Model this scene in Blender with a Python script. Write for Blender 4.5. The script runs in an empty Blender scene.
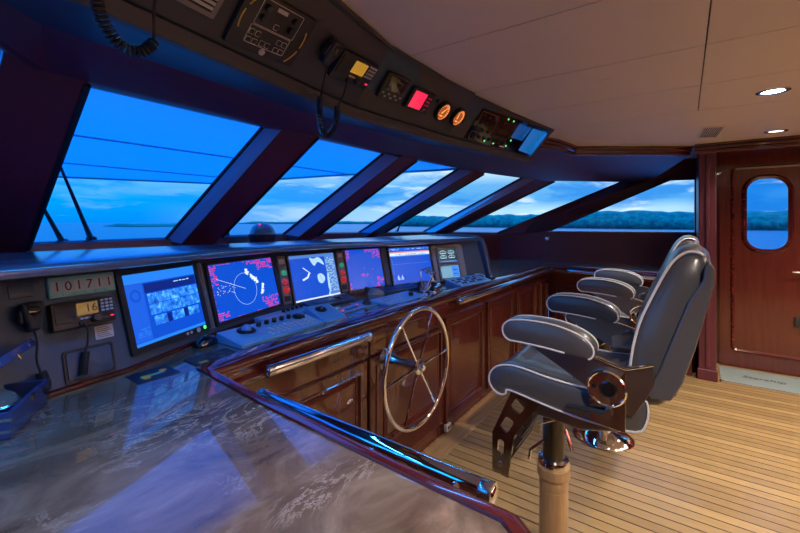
import bpy, bmesh, math, random
from mathutils import Matrix, Vector
from mathutils.geometry import tessellate_polygon
random.seed(7)
C = bpy.context.scene.collection
V = Vector
R = math.radians

# ------------------------------------------------------------------ helpers
def fr(o, u, v, n):
    return Matrix(((u[0], v[0], n[0], o[0]), (u[1], v[1], n[1], o[1]), (u[2], v[2], n[2], o[2]), (0, 0, 0, 1)))
def TR(x=0, y=0, z=0): return Matrix.Translation((x, y, z))
def RX(a): return Matrix.Rotation(R(a), 4, 'X')
def RY(a): return Matrix.Rotation(R(a), 4, 'Y')
def RZ(a): return Matrix.Rotation(R(a), 4, 'Z')
I4 = Matrix.Identity(4)
# frame whose local x = world Y, local y = world Z, local z = world X
YZ = fr((0, 0, 0), (0, 1, 0), (0, 0, 1), (1, 0, 0))

def rrect(x0, x1, y0, y1, r, k=5):
    pts = []
    for cx, cy, a0 in ((x1 - r, y1 - r, 0), (x0 + r, y1 - r, 90), (x0 + r, y0 + r, 180), (x1 - r, y0 + r, 270)):
        for i in range(k + 1):
            a = R(a0 + 90 * i / k)
            pts.append((cx + r * math.cos(a), cy + r * math.sin(a)))
    return pts

def circ(cx, cy, r, n=24):
    return [(cx + r * math.cos(2 * math.pi * i / n), cy + r * math.sin(2 * math.pi * i / n)) for i in range(n)]

def smooth(pts, k=6, closed=False):
    pts = [V(p) for p in pts]; n = len(pts); out = []
    rng = range(n) if closed else range(n - 1)
    for i in rng:
        if closed: p0, p1, p2, p3 = pts[i - 1], pts[i], pts[(i + 1) % n], pts[(i + 2) % n]
        else: p0, p1, p2, p3 = pts[max(i - 1, 0)], pts[i], pts[i + 1], pts[min(i + 2, n - 1)]
        for j in range(k):
            t = j / k
            out.append(0.5 * ((2 * p1) + (p2 - p0) * t + (2 * p0 - 5 * p1 + 4 * p2 - p3) * t * t + (3 * p1 - p0 - 3 * p2 + p3) * t ** 3))
    if not closed: out.append(pts[-1])
    return out

class MB:
    def __init__(s, T=None):
        s.v = []; s.f = []; s.T = T.copy() if T else I4.copy(); s.m = 0; s.mi = []
    def add(s, vs, fs):
        b = len(s.v)
        s.v += [s.T @ V(p) for p in vs]
        for f in fs: s.f.append([b + i for i in f]); s.mi.append(s.m)
    def box(s, x0, x1, y0, y1, z0, z1):
        s.add([(x, y, z) for z in (z0, z1) for y in (y0, y1) for x in (x0, x1)],
              [(0, 2, 3, 1), (4, 5, 7, 6), (0, 1, 5, 4), (2, 6, 7, 3), (0, 4, 6, 2), (1, 3, 7, 5)])
        return s
    def loft(s, rings, close=True, cap=True, loop=False):
        n = len(rings[0]); vs = [p for r in rings for p in r]; fs = []
        m = len(rings)
        for i in range(m if loop else m - 1):
            a = i * n; b = ((i + 1) % m) * n
            for j in range(n if close else n - 1):
                k = (j + 1) % n
                fs.append((a + j, a + k, b + k, b + j))
        if cap and not loop:
            fs.append(tuple(range(n))[::-1]); fs.append(tuple(range((m - 1) * n, m * n)))
        s.add(vs, fs); return s
    def prism(s, poly, z0, z1, b=0):
        if b:
            c = V((sum(p[0] for p in poly) / len(poly), sum(p[1] for p in poly) / len(poly)))
            def ins(d):
                out = []
                n = len(poly)
                for i in range(n):
                    p0, p1, p2 = V(poly[i - 1]), V(poly[i]), V(poly[(i + 1) % n])
                    e1 = (p1 - p0); e2 = (p2 - p1)
                    if e1.length < 1e-9 or e2.length < 1e-9: out.append(tuple(p1)); continue
                    e1.normalize(); e2.normalize()
                    nn = V((-e1.y - e2.y, e1.x + e2.x))
                    l = nn.length
                    if l < 1e-6: out.append(tuple(p1)); continue
                    nn /= l
                    out.append(tuple(p1 + nn * d / max(.5, (l / 2))))
                return out
            i1, i2 = ins(b), ins(b * .3)
            rings = [[(p[0], p[1], z0) for p in poly], [(p[0], p[1], z1 - b) for p in poly],
                     [(p[0], p[1], z1 - b * .3) for p in i2], [(p[0], p[1], z1) for p in i1]]
        else:
            rings = [[(p[0], p[1], z0) for p in poly], [(p[0], p[1], z1) for p in poly]]
        return s.loft(rings)
    def rbox(s, x0, x1, y0, y1, z0, z1, r=.004, b=.002, k=4):
        return s.prism(rrect(x0, x1, y0, y1, r, k), z0, z1, b)
    def cyl(s, x, y, z0, z1, r, n=16, r2=None, b=0):
        r2 = r if r2 is None else r2
        rings = [[(p[0], p[1], z0) for p in circ(x, y, r, n)]]
        if b: rings += [[(p[0], p[1], z1 - b) for p in circ(x, y, r2, n)], [(p[0], p[1], z1) for p in circ(x, y, r2 - b, n)]]
        else: rings += [[(p[0], p[1], z1) for p in circ(x, y, r2, n)]]
        return s.loft(rings)
    def lathe(s, prof, n=28, x=0, y=0):
        return s.loft([[(x + max(r, 1e-4) * math.cos(2 * math.pi * i / n), y + max(r, 1e-4) * math.sin(2 * math.pi * i / n), z) for i in range(n)] for r, z in prof])
    def ball(s, x, y, z, r, n=16, sz=1):
        k = n // 2
        return s.lathe([(r * math.sin(math.pi * i / k), z - r * sz * math.cos(math.pi * i / k)) for i in range(k + 1)], n, x, y)
    def tube(s, pts, r, n=10, closed=False, cap=True):
        pts = [V(p) for p in pts]; m = len(pts); rings = []
        def tan(i):
            if closed: t = pts[(i + 1) % m] - pts[i - 1]
            else: t = pts[min(i + 1, m - 1)] - pts[max(i - 1, 0)]
            return t.normalized() if t.length > 1e-9 else V((0, 0, 1))
        t0 = tan(0); a = V((0, 0, 1)) if abs(t0.z) < .9 else V((1, 0, 0))
        nrm = (a - t0 * a.dot(t0)).normalized()
        for i in range(m):
            t = tan(i)
            nrm = nrm - t * nrm.dot(t)
            if nrm.length < 1e-6: nrm = t.orthogonal()
            nrm.normalize(); bi = t.cross(nrm)
            rr = r[i] if isinstance(r, (list, tuple)) else r
            rings.append([tuple(pts[i] + nrm * rr * math.cos(2 * math.pi * j / n) + bi * rr * math.sin(2 * math.pi * j / n)) for j in range(n)])
        return s.loft(rings, True, cap, closed)
    def holes(s, outer, hs, z0, z1):
        loops = [outer] + list(hs)
        flat = [p for l in loops for p in l]; n = len(flat)
        tri = tessellate_polygon([[V((p[0], p[1], 0)) for p in l] for l in loops])
        vs = [(p[0], p[1], z1) for p in flat] + [(p[0], p[1], z0) for p in flat]
        fs = []
        for t in tri:
            a, b, c = [V(flat[i]) for i in t]
            t = tuple(t) if (b - a).cross(c - a) > 0 else tuple(t)[::-1]
            fs.append(t); fs.append(tuple(i + n for i in t[::-1]))
        o = 0
        for l in loops:
            k = len(l)
            for i in range(k):
                j = (i + 1) % k
                fs.append((o + i, o + i + n, o + j + n, o + j))
            o += k
        s.add(vs, fs); return s
    def quad(s, *p):
        s.add(p, [tuple(range(len(p)))]); return s
    def build(s, name, mat, parent=None, bevel=0, sub=0, seg=2, ang=35, flat=False, recalc=True):
        me = bpy.data.meshes.new(name)
        if parent is None:
            if s.v:
                o = V(((min(p.x for p in s.v) + max(p.x for p in s.v)) / 2, (min(p.y for p in s.v) + max(p.y for p in s.v)) / 2, min(p.z for p in s.v)))
            else: o = V((0, 0, 0))
        else: o = ORG[parent.name]
        me.from_pydata([tuple(p - o) for p in s.v], [], s.f)
        for mm in (mat if isinstance(mat, (list, tuple)) else [mat]): me.materials.append(mm)
        for p, i in zip(me.polygons, s.mi): p.material_index = i
        if recalc:
            bm = bmesh.new(); bm.from_mesh(me)
            bmesh.ops.recalc_face_normals(bm, faces=bm.faces); bm.to_mesh(me); bm.free()
        if not flat:
            for p in me.polygons: p.use_smooth = True
            me.set_sharp_from_angle(angle=R(ang))
        ob = bpy.data.objects.new(name, me); C.objects.link(ob)
        if parent is None: ob.location = o
        else: ob.parent = parent
        ORG[ob.name] = o
        if bevel:
            md = ob.modifiers.new('bevel', 'BEVEL'); md.width = bevel; md.segments = seg; md.limit_method = 'ANGLE'; md.angle_limit = R(40)
            md.harden_normals = True
        if sub:
            md = ob.modifiers.new('subsurf', 'SUBSURF'); md.levels = sub; md.render_levels = sub
        return ob
ORG = {}
def thing(name, label, cat, loc, group=None):
    o = bpy.data.objects.new(name, None); C.objects.link(o); o.location = loc
    o.empty_display_size = .05
    ORG[o.name] = V(loc); return tag(o, label, cat, group)
def tag(o, label=None, cat=None, group=None, kind=None):
    if label: o['label'] = label
    if cat: o['category'] = cat
    if group: o['group'] = group
    if kind: o['kind'] = kind
    return o
def struct(o, label=None): return tag(o, label, None, None, 'structure')

def copy_tree(o, parent=None):
    c = o.copy(); C.objects.link(c); ORG[c.name] = ORG[o.name]
    if parent is not None: c.parent = parent
    for ch in [x for x in o.children]: copy_tree(ch, c)
    return c

def text(body, T, size, mat, parent, name='lettering', ext=.0006, align='CENTER', shear=0.0):
    cu = bpy.data.curves.new('t', 'FONT'); cu.body = body; cu.size = size; cu.extrude = ext
    cu.align_x = align; cu.align_y = 'CENTER'; cu.shear = shear; cu.resolution_u = 3
    ob = bpy.data.objects.new('t', cu); C.objects.link(ob)
    dg = bpy.context.evaluated_depsgraph_get(); dg.update()
    me = bpy.data.meshes.new_from_object(ob.evaluated_get(dg))
    m = MB(T); m.add([tuple(v.co) for v in me.vertices], [tuple(p.vertices) for p in me.polygons])
    bpy.data.objects.remove(ob); bpy.data.curves.remove(cu); bpy.data.meshes.remove(me)
    return m.build(name, mat, parent, flat=True, recalc=False)

# ------------------------------------------------------------------ materials
def mk(name, col, rough=.5, metal=0, coat=0, spec=.5, emit=None, es=1.0, coatr=.03):
    m = bpy.data.materials.new(name); m.use_nodes = True
    b = m.node_tree.nodes['Principled BSDF']
    b.inputs['Base Color'].default_value = (*col, 1); b.inputs['Roughness'].default_value = rough
    b.inputs['Metallic'].default_value = metal; b.inputs['Coat Weight'].default_value = coat
    b.inputs['Coat Roughness'].default_value = coatr; b.inputs['Specular IOR Level'].default_value = spec
    if emit:
        b.inputs['Emission Color'].default_value = (*emit, 1); b.inputs['Emission Strength'].default_value = es
    return m
def nodes(m): return m.node_tree.nodes, m.node_tree.links, m.node_tree.nodes['Principled BSDF']
def ramp(n, stops):
    r = n.new('ShaderNodeValToRGB'); e = r.color_ramp.elements
    while len(e) < len(stops): e.new(.5)
    for k, (p, c) in enumerate(stops): e[k].position = p; e[k].color = (*c, 1)
    return r
def coords(n, l, scale=(1, 1, 1), rot=(0, 0, 0)):
    g = n.new('ShaderNodeNewGeometry'); mp = n.new('ShaderNodeMapping')
    mp.inputs['Scale'].default_value = scale; mp.inputs['Rotation'].default_value = rot
    l.new(g.outputs['Position'], mp.inputs['Vector']); return mp.outputs['Vector']
def noise(n, l, vec, sc, det=4, rough=.5, dist=0):
    t = n.new('ShaderNodeTexNoise'); t.inputs['Scale'].default_value = sc; t.inputs['Detail'].default_value = det
    t.inputs['Roughness'].default_value = rough; t.inputs['Distortion'].default_value = dist
    l.new(vec, t.inputs['Vector']); return t
def bump(n, l, b, h, st=.1, d=.01):
    q = n.new('ShaderNodeBump'); q.inputs['Strength'].default_value = st; q.inputs['Distance'].default_value = d
    l.new(h, q.inputs['Height']); l.new(q.outputs['Normal'], b.inputs['Normal'])

def wood(name, c1, c2, rough, coat, sc=(14, 14, 1.2), fine=3):
    m = mk(name, c1, rough, 0, coat); n, l, b = nodes(m)
    v = coords(n, l, sc); t = noise(n, l, v, fine, 6, .6, .6)
    r = ramp(n, [(.3, c1), (.7, c2)]); l.new(t.outputs['Fac'], r.inputs['Fac']); l.new(r.outputs['Color'], b.inputs['Base Color'])
    return m
mahog = wood('mahogany', (.078, .0125, .0100), (.112, .0205, .0140), .22, .9)
mahog_edge = wood('mahogany_edge', (.068, .0078, .0080), (.105, .0145, .0110), .16, 1.0, (2, 2, 14))
satin = wood('satin_mahogany', (.085, .0140, .0240), (.102, .0175, .0280), .42, .25); satin.node_tree.nodes['Principled BSDF'].inputs['Coat Roughness'].default_value = .3
teak_post = wood('teak_post', (.36, .22, .10), (.52, .34, .17), .3, .5, (16, 16, 2), 2.5)

def teak():
    m = mk('teak_planks', (.4, .24, .1), .34, 0, .25, coatr=.2); n, l, b = nodes(m)
    g = n.new('ShaderNodeNewGeometry'); sp = n.new('ShaderNodeSeparateXYZ'); l.new(g.outputs['Position'], sp.inputs[0])
    def math_(op, a, bb=None):
        q = n.new('ShaderNodeMath'); q.operation = op
        for i, x in enumerate((a, bb)):
            if x is None: continue
            if isinstance(x, (int, float)): q.inputs[i].default_value = x
            else: l.new(x, q.inputs[i])
        return q.outputs[0]
    px = math_('DIVIDE', sp.outputs['X'], .067)
    fx = math_('FRACT', px); ix = math_('FLOOR', px)
    caulk = math_('LESS_THAN', fx, .10)
    wn = n.new('ShaderNodeTexWhiteNoise'); wn.noise_dimensions = '1D'; l.new(ix, wn.inputs['W'])
    v = coords(n, l, (22, 1.6, 1)); t = noise(n, l, v, 3, 5, .6, .4)
    s = math_('ADD', math_('MULTIPLY', wn.outputs['Value'], .45), math_('MULTIPLY', t.outputs['Fac'], .6))
    r = ramp(n, [(.15, (.22, .140, .058)), (.9, (.44, .30, .125))]); l.new(s, r.inputs['Fac'])
    mx = n.new('ShaderNodeMix'); mx.data_type = 'RGBA'; l.new(caulk, mx.inputs['Factor']); l.new(r.outputs['Color'], mx.inputs['A'])
    mx.inputs['B'].default_value = (.018, .011, .009, 1); l.new(mx.outputs['Result'], b.inputs['Base Color'])
    return m
teak_floor = teak()
teak_margin = wood('teak_margin', (.28, .16, .07), (.46, .29, .13), .34, .25, (1.6, 18, 1), 3)

def marble_():
    m = mk('brown_marble', (.1, .06, .04), .22, 0, 1.0, coatr=.02); n, l, b = nodes(m); b.inputs['Coat IOR'].default_value = 1.8
    v = coords(n, l, (1, 1.6, 1), (0, 0, R(35)))
    t = noise(n, l, v, 5, 8, .62, .8); r = ramp(n, [(.30, (.075, .048, .034)), (.52, (.175, .120, .085)), (.75, (.33, .25, .185))])
    l.new(t.outputs['Fac'], r.inputs['Fac'])
    v2 = coords(n, l, (1.0, 2.2, 1), (0, 0, R(-20)))
    t2 = noise(n, l, v2, 4.5, 10, .72, .9)
    a = n.new('ShaderNodeMath'); a.operation = 'SUBTRACT'; l.new(t2.outputs['Fac'], a.inputs[0]); a.inputs[1].default_value = .5
    ab = n.new('ShaderNodeMath'); ab.operation = 'ABSOLUTE'; l.new(a.outputs[0], ab.inputs[0])
    r2 = ramp(n, [(.0, (1, 1, 1)), (.007, (.35, .35, .35)), (.02, (0, 0, 0))]); l.new(ab.outputs[0], r2.inputs['Fac'])
    t3 = noise(n, l, v, 2.2, 3); r3 = ramp(n, [(.50, (0, 0, 0)), (.64, (1, 1, 1))]); l.new(t3.outputs['Fac'], r3.inputs['Fac'])
    mu = n.new('ShaderNodeMath'); mu.operation = 'MULTIPLY'; l.new(r2.outputs['Color'], mu.inputs[0]); l.new(r3.outputs['Color'], mu.inputs[1])
    mx = n.new('ShaderNodeMix'); mx.data_type = 'RGBA'; l.new(mu.outputs[0], mx.inputs['Factor']); l.new(r.outputs['Color'], mx.inputs['A'])
    mx.inputs['B'].default_value = (.58, .50, .44, 1); l.new(mx.outputs['Result'], b.inputs['Base Color'])
    return m
marble = marble_()

def grainy(name, col, rough, sc=300, st=.15, coat=0):
    m = mk(name, col, rough, 0, coat); n, l, b = nodes(m)
    t = noise(n, l, coords(n, l), sc, 2); bump(n, l, b, t.outputs['Fac'], st, .002); return m
leather = grainy('grey_leather', (.085, .083, .090), .32, 260, .12, .6); leather.node_tree.nodes['Principled BSDF'].inputs['Coat Roughness'].default_value = .2
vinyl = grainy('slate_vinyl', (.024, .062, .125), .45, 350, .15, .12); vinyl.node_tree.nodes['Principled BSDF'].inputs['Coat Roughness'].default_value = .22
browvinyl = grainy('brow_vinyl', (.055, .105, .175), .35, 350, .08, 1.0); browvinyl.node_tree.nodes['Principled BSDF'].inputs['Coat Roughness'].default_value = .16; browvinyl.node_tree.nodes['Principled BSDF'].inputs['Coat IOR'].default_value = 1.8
vinyl_lite = grainy('pale_slate_vinyl', (.30, .30, .31), .5, 350, .2)
ceilmat = grainy('ceiling_panel_cream', (.76, .70, .66), .55, 120, .05)
overmat = grainy('overhead_charcoal', (.056, .060, .072), .55, 300, .15)
panelblk = mk('black_plastic', (.012, .012, .014), .38)
softblk = mk('matte_black_plastic', (.02, .02, .022), .5)
glossblk = mk('gloss_black', (.006, .006, .008), .12, 0, .6)
rubber = mk('black_rubber', (.012, .012, .013), .6)
gasket = mk('window_gasket', (.008, .008, .012), .5)
piping = mk('white_piping', (.80, .80, .80), .45)
chrome = mk('chrome', (.90, .90, .92), .06, 1)
railchrome = mk('rail_chrome', (.90, .90, .92), .16, 1)
steel = mk('brushed_steel', (.55, .54, .53), .22, 1)
bronze = mk('dark_steel', (.30, .26, .23), .36, 1)
tube_black = mk('dark_tube', (.10, .095, .09), .3, 1)
mirror = mk('polished_plate', (.62, .58, .56), .09, 1)
bluegrey = mk('blue_keypad', (.14, .42, .78), .38, 0, .3)
keyplate = mk('pale_key', (.55, .58, .6), .5)
white = mk('white_paint', (.78, .78, .76), .5)
mesh_grey = mk('mid_grey_plastic', (.22, .22, .23), .5)
teal = mk('teal_plaque', (.22, .62, .62), .5)
brass = mk('brass', (.75, .5, .18), .2, 1)
navy = mk('navy_lacquer', (.03, .06, .22), .25, 0, .8)
maroon = mk('maroon_disc', (.06, .01, .012), .2, 0, .8)
yellow = mk('yellow_print', (.75, .55, .10), .5)
paper = mk('white_label', (.6, .62, .65), .6)
navycard = mk('navy_card', (.006, .012, .045), .4)
reveal = mk('window_reveal_lit', (.26, .36, .52), .35, 0, .3)  # blue window light on the mullion sides, put into the colour
rail_dark = mk('polished_rail', (.72, .72, .74), .05, 1)
def emis(name, col, s=1.0): return mk(name, (col[0] * .1, col[1] * .1, col[2] * .1), .25, emit=col, es=s * .5)
E_blue = emis('screen_blue', (.003, .080, .66), 1.0)
E_navy = emis('screen_navy', (.003, .016, .22), 1.0)
E_mid = emis('screen_sky', (.012, .12, .78), 1.0)
E_bright = emis('screen_azure', (.02, .24, .95), 1.0)
E_pale = emis('screen_pale', (.45, .75, 1.0), 1.0)
E_pink = emis('screen_pink', (.80, .05, .32), 1.0)
E_white = emis('screen_white', (.75, .9, 1.0), 1.0)
E_red = emis('screen_red', (1.0, .02, .08), 1.2)
E_amber = emis('amber_lcd', (.62, .30, .03), .7)
E_amberdim = emis('amber_lcd_dim', (.36, .20, .06), .6)
E_orange = emis('gauge_glow', (1.0, .28, .07), 1.6)
E_green = emis('green_led', (.1, .9, .2), 1.4)
E_grgrey = emis('screen_grey_text', (.10, .26, .75), .9)
E_dkred = emis('screen_dark_red', (.28, .004, .02), .8)
red_btn = mk('red_button', (.6, .03, .03), .3, emit=(.9, .05, .04), es=.15)
red_cap = mk('red_button_cap', (.55, .03, .05), .3, emit=(.6, .04, .05), es=.25)
green_btn = mk('green_button', (.02, .30, .18), .3, emit=(.02, .35, .2), es=.3)
redlight = emis('red_indicator', (.9, .03, .10), 1.0)
lampmat = mk('downlight_lens', (.9, .9, .9), .3, emit=(1.0, .96, .9), es=22)
lampdim = mk('dim_downlight_lens', (.9, .8, .6), .3, emit=(1.0, .75, .42), es=2.0)

def cctv_mat():
    m = mk('camera_tiles', (.02, .02, .03), .3); n, l, b = nodes(m)
    t = noise(n, l, coords(n, l), 55, 5, .6, .5)
    r = ramp(n, [(.3, (.0, .03, .22)), (.52, (.012, .14, .62)), (.74, (.12, .50, .95))]); l.new(t.outputs['Fac'], r.inputs['Fac'])
    l.new(r.outputs['Color'], b.inputs['Emission Color']); b.inputs['Emission Strength'].default_value = .9
    return m
E_tiles = cctv_mat()

def glass_mat():
    m = bpy.data.materials.new('window_glass'); m.use_nodes = True; n, l = m.node_tree.nodes, m.node_tree.links
    n.clear(); o = n.new('ShaderNodeOutputMaterial'); t = n.new('ShaderNodeBsdfTransparent'); g = n.new('ShaderNodeBsdfGlossy')
    t.inputs['Color'].default_value = (.93, .97, 1, 1); g.inputs['Roughness'].default_value = .0
    f = n.new('ShaderNodeLayerWeight'); f.inputs['Blend'].default_value = .5
    pw = n.new('ShaderNodeMath'); pw.operation = 'POWER'; l.new(f.outputs['Facing'], pw.inputs[0]); pw.inputs[1].default_value = 5
    ma = n.new('ShaderNodeMath'); ma.operation = 'MULTIPLY_ADD'; l.new(pw.outputs[0], ma.inputs[0]); ma.inputs[1].default_value = .5; ma.inputs[2].default_value = .04
    x = n.new('ShaderNodeMixShader'); l.new(ma.outputs[0], x.inputs[0]); l.new(t.outputs[0], x.inputs[1]); l.new(g.outputs[0], x.inputs[2])
    l.new(x.outputs[0], o.inputs[0]); return m
glass = glass_mat()
bowl = mk('compass_glass', (.55, .75, .8), .05); bowl.node_tree.nodes['Principled BSDF'].inputs['Transmission Weight'].default_value = .75

# ------------------------------------------------------------------ camera
cam = bpy.data.cameras.new('camera'); co = bpy.data.objects.new('camera', cam); C.objects.link(co)
cam.sensor_width = 36; cam.lens = 18.0; cam.shift_y = -44.5 / 800; cam.clip_end = 8000; cam.clip_start = .02
co.location = (0, 0, 1.45); co.rotation_euler = (R(90), 0, math.atan2(.58, .815) - R(90))
bpy.context.scene.camera = co
CZ = 2.165

# ------------------------------------------------------------------ shell
m = MB(); m.box(-.7, 6.0, -2.7, 1.36, -.06, 0); struct(m.build('floor', teak_floor, flat=True))
m = MB(); m.box(.72, 4.95, 1.205, 1.332, 0, .004); struct(m.build('trim_1', teak_margin, flat=True))
# ceiling: cream panels with narrow open seams under a dark deck
m = MB(); m.box(-.7, 6.1, -2.7, 2.0, CZ + .012, CZ + .06); struct(m.build('ceiling_deck', gasket, flat=True))
m = MB(); xs = [-.7, -.30, .27, .85, 1.43, 2.03, 2.61, 3.21, 3.8, 4.4, 5.0, 6.1]
for k in range(len(xs) - 1):
    ys = [-2.7, -1.24, -.07, 1.2] if k % 2 == 0 else [-2.7, -.66, 1.2]
    if 4 <= k <= 5: ys = [-2.7, -1.3, -.07, 1.2]
    if k >= 7: ys = [-2.7, 1.2]
    for j in range(len(ys) - 1):
        m.box(xs[k] + .0025, xs[k + 1] - .0025, ys[j] + .0025, ys[j + 1] - .0025, CZ, CZ + .012)
struct(m.build('ceiling', ceilmat, flat=True))
# unseen side and aft bulkheads close the room
m = MB(); m.box(-.62, -.55, -2.7, .62, 0, CZ); struct(m.build('wall_left', mahog, flat=True))
m = MB(); m.box(-.62, 6.0, -2.7, -2.62, 0, CZ); struct(m.build('wall_back', mahog, flat=True))

# windshield ----------------------------------------------------------------
T3 = [(-.45, .60, 1.95), (.40, 1.80, 1.95), (1.48, 1.81, 1.95), (2.50, 1.79, 1.953), (3.60, 1.70, 1.95), (4.80, 1.43, 1.95), (5.72, .52, 1.955)]
B3 = [(-.40, 1.95, 1.33), (.40, 2.60, 1.335), (1.37, 2.62, 1.34), (2.26, 2.62, 1.345), (3.20, 2.62, 1.335), (4.20, 2.42, 1.325), (5.23, 2.05, 1.30)]
for i in range(6):
    m = MB()
    a, b, c, d = V(T3[i]), V(T3[i + 1]), V(B3[i + 1]), V(B3[i])
    up = (a - d) * .04; u2 = (b - c) * .04
    m.quad(a + up, b + u2, c - u2, d - up)
    w = m.build('window_%d' % (i + 1), glass, flat=True); struct(w)

def bar(name, edges, mat, ext0=.10, ext1=.12, label=None):
    # edges: list of (bottom, top) lines of the bar's long edges, in order round its section
    r0, r1 = [], []
    for b, t in edges:
        b, t = V(b), V(t); d = t - b
        r0.append(tuple(b - d * ext0)); r1.append(tuple(t + d * ext1))
    m = MB(); m.loft([r0, r1]); return struct(m.build(name, mat, bevel=.006), label)
def mull(name, ol, il, ir, ext0=.10, ext1=.12):
    off0 = V(ol[0]) - V(il[0]); off1 = V(ol[1]) - V(il[1])
    orr = (V(ir[0]) + off0 * 1.0, V(ir[1]) + off1 * 1.0)
    o = bar(name, [ol, il, ir, orr], satin, ext0, ext1)
    # pane-side reveal of the bar: window light put into a paler blue strip
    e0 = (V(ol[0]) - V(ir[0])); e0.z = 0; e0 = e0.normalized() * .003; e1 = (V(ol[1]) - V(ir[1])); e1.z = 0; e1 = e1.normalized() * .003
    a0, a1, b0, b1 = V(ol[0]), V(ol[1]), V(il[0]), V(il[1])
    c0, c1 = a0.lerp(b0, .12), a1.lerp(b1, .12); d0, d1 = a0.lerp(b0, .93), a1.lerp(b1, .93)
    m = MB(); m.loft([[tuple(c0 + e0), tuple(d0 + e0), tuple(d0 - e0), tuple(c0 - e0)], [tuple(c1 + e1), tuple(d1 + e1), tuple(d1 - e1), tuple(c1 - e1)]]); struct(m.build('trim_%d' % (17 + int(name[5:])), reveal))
    return o
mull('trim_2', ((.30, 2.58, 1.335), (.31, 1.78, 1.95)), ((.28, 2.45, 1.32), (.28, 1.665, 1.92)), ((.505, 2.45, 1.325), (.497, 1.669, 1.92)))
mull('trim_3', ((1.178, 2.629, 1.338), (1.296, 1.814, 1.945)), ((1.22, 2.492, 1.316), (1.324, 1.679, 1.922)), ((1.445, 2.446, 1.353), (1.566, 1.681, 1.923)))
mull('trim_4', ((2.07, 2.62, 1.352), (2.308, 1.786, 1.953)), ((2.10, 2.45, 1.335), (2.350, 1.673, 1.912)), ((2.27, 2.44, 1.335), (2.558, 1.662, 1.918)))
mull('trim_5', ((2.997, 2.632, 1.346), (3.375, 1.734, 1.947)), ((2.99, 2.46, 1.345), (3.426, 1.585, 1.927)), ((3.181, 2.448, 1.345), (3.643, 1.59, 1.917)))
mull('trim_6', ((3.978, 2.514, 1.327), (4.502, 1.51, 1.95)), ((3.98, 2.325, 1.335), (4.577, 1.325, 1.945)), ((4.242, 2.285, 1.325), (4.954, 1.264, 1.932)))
# gaskets round each pane
def gask(name, lines):
    m = MB()
    for p, q in lines: m.tube([p, q], .011, 6)
    return struct(m.build(name, gasket))
for i in range(6):
    a, b, c, d = V(T3[i]), V(T3[i + 1]), V(B3[i + 1]), V(B3[i])
gk = [((1.178, 2.629, 1.338), (1.296, 1.814, 1.945)), ((2.07, 2.62, 1.352), (2.308, 1.786, 1.953)), ((2.997, 2.632, 1.346), (3.375, 1.734, 1.947)), ((3.978, 2.514, 1.327), (4.502, 1.51, 1.95)), ((5.06, 2.02, 1.305), (5.685, .638, 1.953))]
gask('trim_15', gk)
gask('trim_16', [(B3[k], B3[k + 1]) for k in range(6)])
gl = [((.505, 2.45, 1.325), (.497, 1.669, 1.92)), ((1.445, 2.446, 1.353), (1.566, 1.681, 1.923)), ((2.27, 2.44, 1.335), (2.558, 1.662, 1.918)), ((3.181, 2.448, 1.345), (3.643, 1.59, 1.917)), ((4.242, 2.285, 1.325), (4.954, 1.264, 1.932))]
gask('trim_17', gl)
# corner post between the last windshield pane and the side window, lying in the side wall
WALLX = lambda y: 5.58 - .2035 * y
def wp(y, z, dx=0): return (WALLX(y) + dx, y, z)
bar('trim_7', [((5.06, 2.02, 1.305), (5.685, .638, 1.953)), (wp(1.963, 1.29), wp(.41, 1.915)), (wp(1.41, 1.335), wp(.138, 1.933)), (wp(1.41, 1.335, .10), wp(.138, 1.933, .10))], satin, .02, .06)

# header: soffit from window heads up to the crown, front and starboard corner
crown = [(-.30, .10), (.25, 1.20), (1.5, 1.24), (2.5, 1.20), (3.05, 1.12), (3.63, .925), (4.07, .85), (4.71, -.04)]
m = MB(); rows = []
for (tx, ty, tz), (cx, cy) in zip([(-.45, .60, 1.95), (.40, 1.70, 1.95), (1.48, 1.71, 1.95), (2.50, 1.69, 1.95), (3.20, 1.63, 1.95), (3.75, 1.56, 1.95), (4.72, 1.33, 1.95), (5.62, .36, 1.95)], crown):
    n = V((cx - tx, cy - ty)).normalized()
    rows.append([(tx - n.x * .14, ty - n.y * .14, 2.03), (tx - n.x * .13, ty - n.y * .13, 1.955), (tx, ty, 1.925), (tx + n.x * .05, ty + n.y * .05, 1.93), (cx, cy, 2.085), (cx, cy, CZ + .01), (tx - n.x * .14, ty - n.y * .14, CZ + .01)])
m.loft(rows); struct(m.build('wall_front', satin, ang=20))
# crown moulding with two beads
m = MB(); rows = []
for k, (cx, cy) in enumerate(crown):
    if k < 4: continue
    p = V(crown[max(k - 1, 0)]); q = V(crown[min(k + 1, len(crown) - 1)]); t = (q - p).normalized(); n = V((t.y, -t.x))
    def P(a, z): return (cx + n.x * a, cy + n.y * a, z)
    rows.append([P(-.01, CZ), P(.045, CZ), P(.045, CZ - .018), P(.028, CZ - .026), P(.028, CZ - .046), P(.012, CZ - .055), P(.012, CZ - .078), P(-.01, CZ - .085)])
m.loft(rows); struct(m.build('trim_8', mahog_edge, ang=20))
# lower front: wall under the glass and the ledge behind the instrument brow
m = MB(); rows = []
for k, (x, y, z) in enumerate(B3):
    rows.append([(x, y + .05, z + .015), (x * .995 + .01, y - .03, z + .005), (x * .995 + .01, y - .045, z - .05), (x * .995 + .01, y - .045, .90), (x, y + .05, .90)])
m.loft(rows); struct(m.build('trim_9', satin, ang=25))

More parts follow.
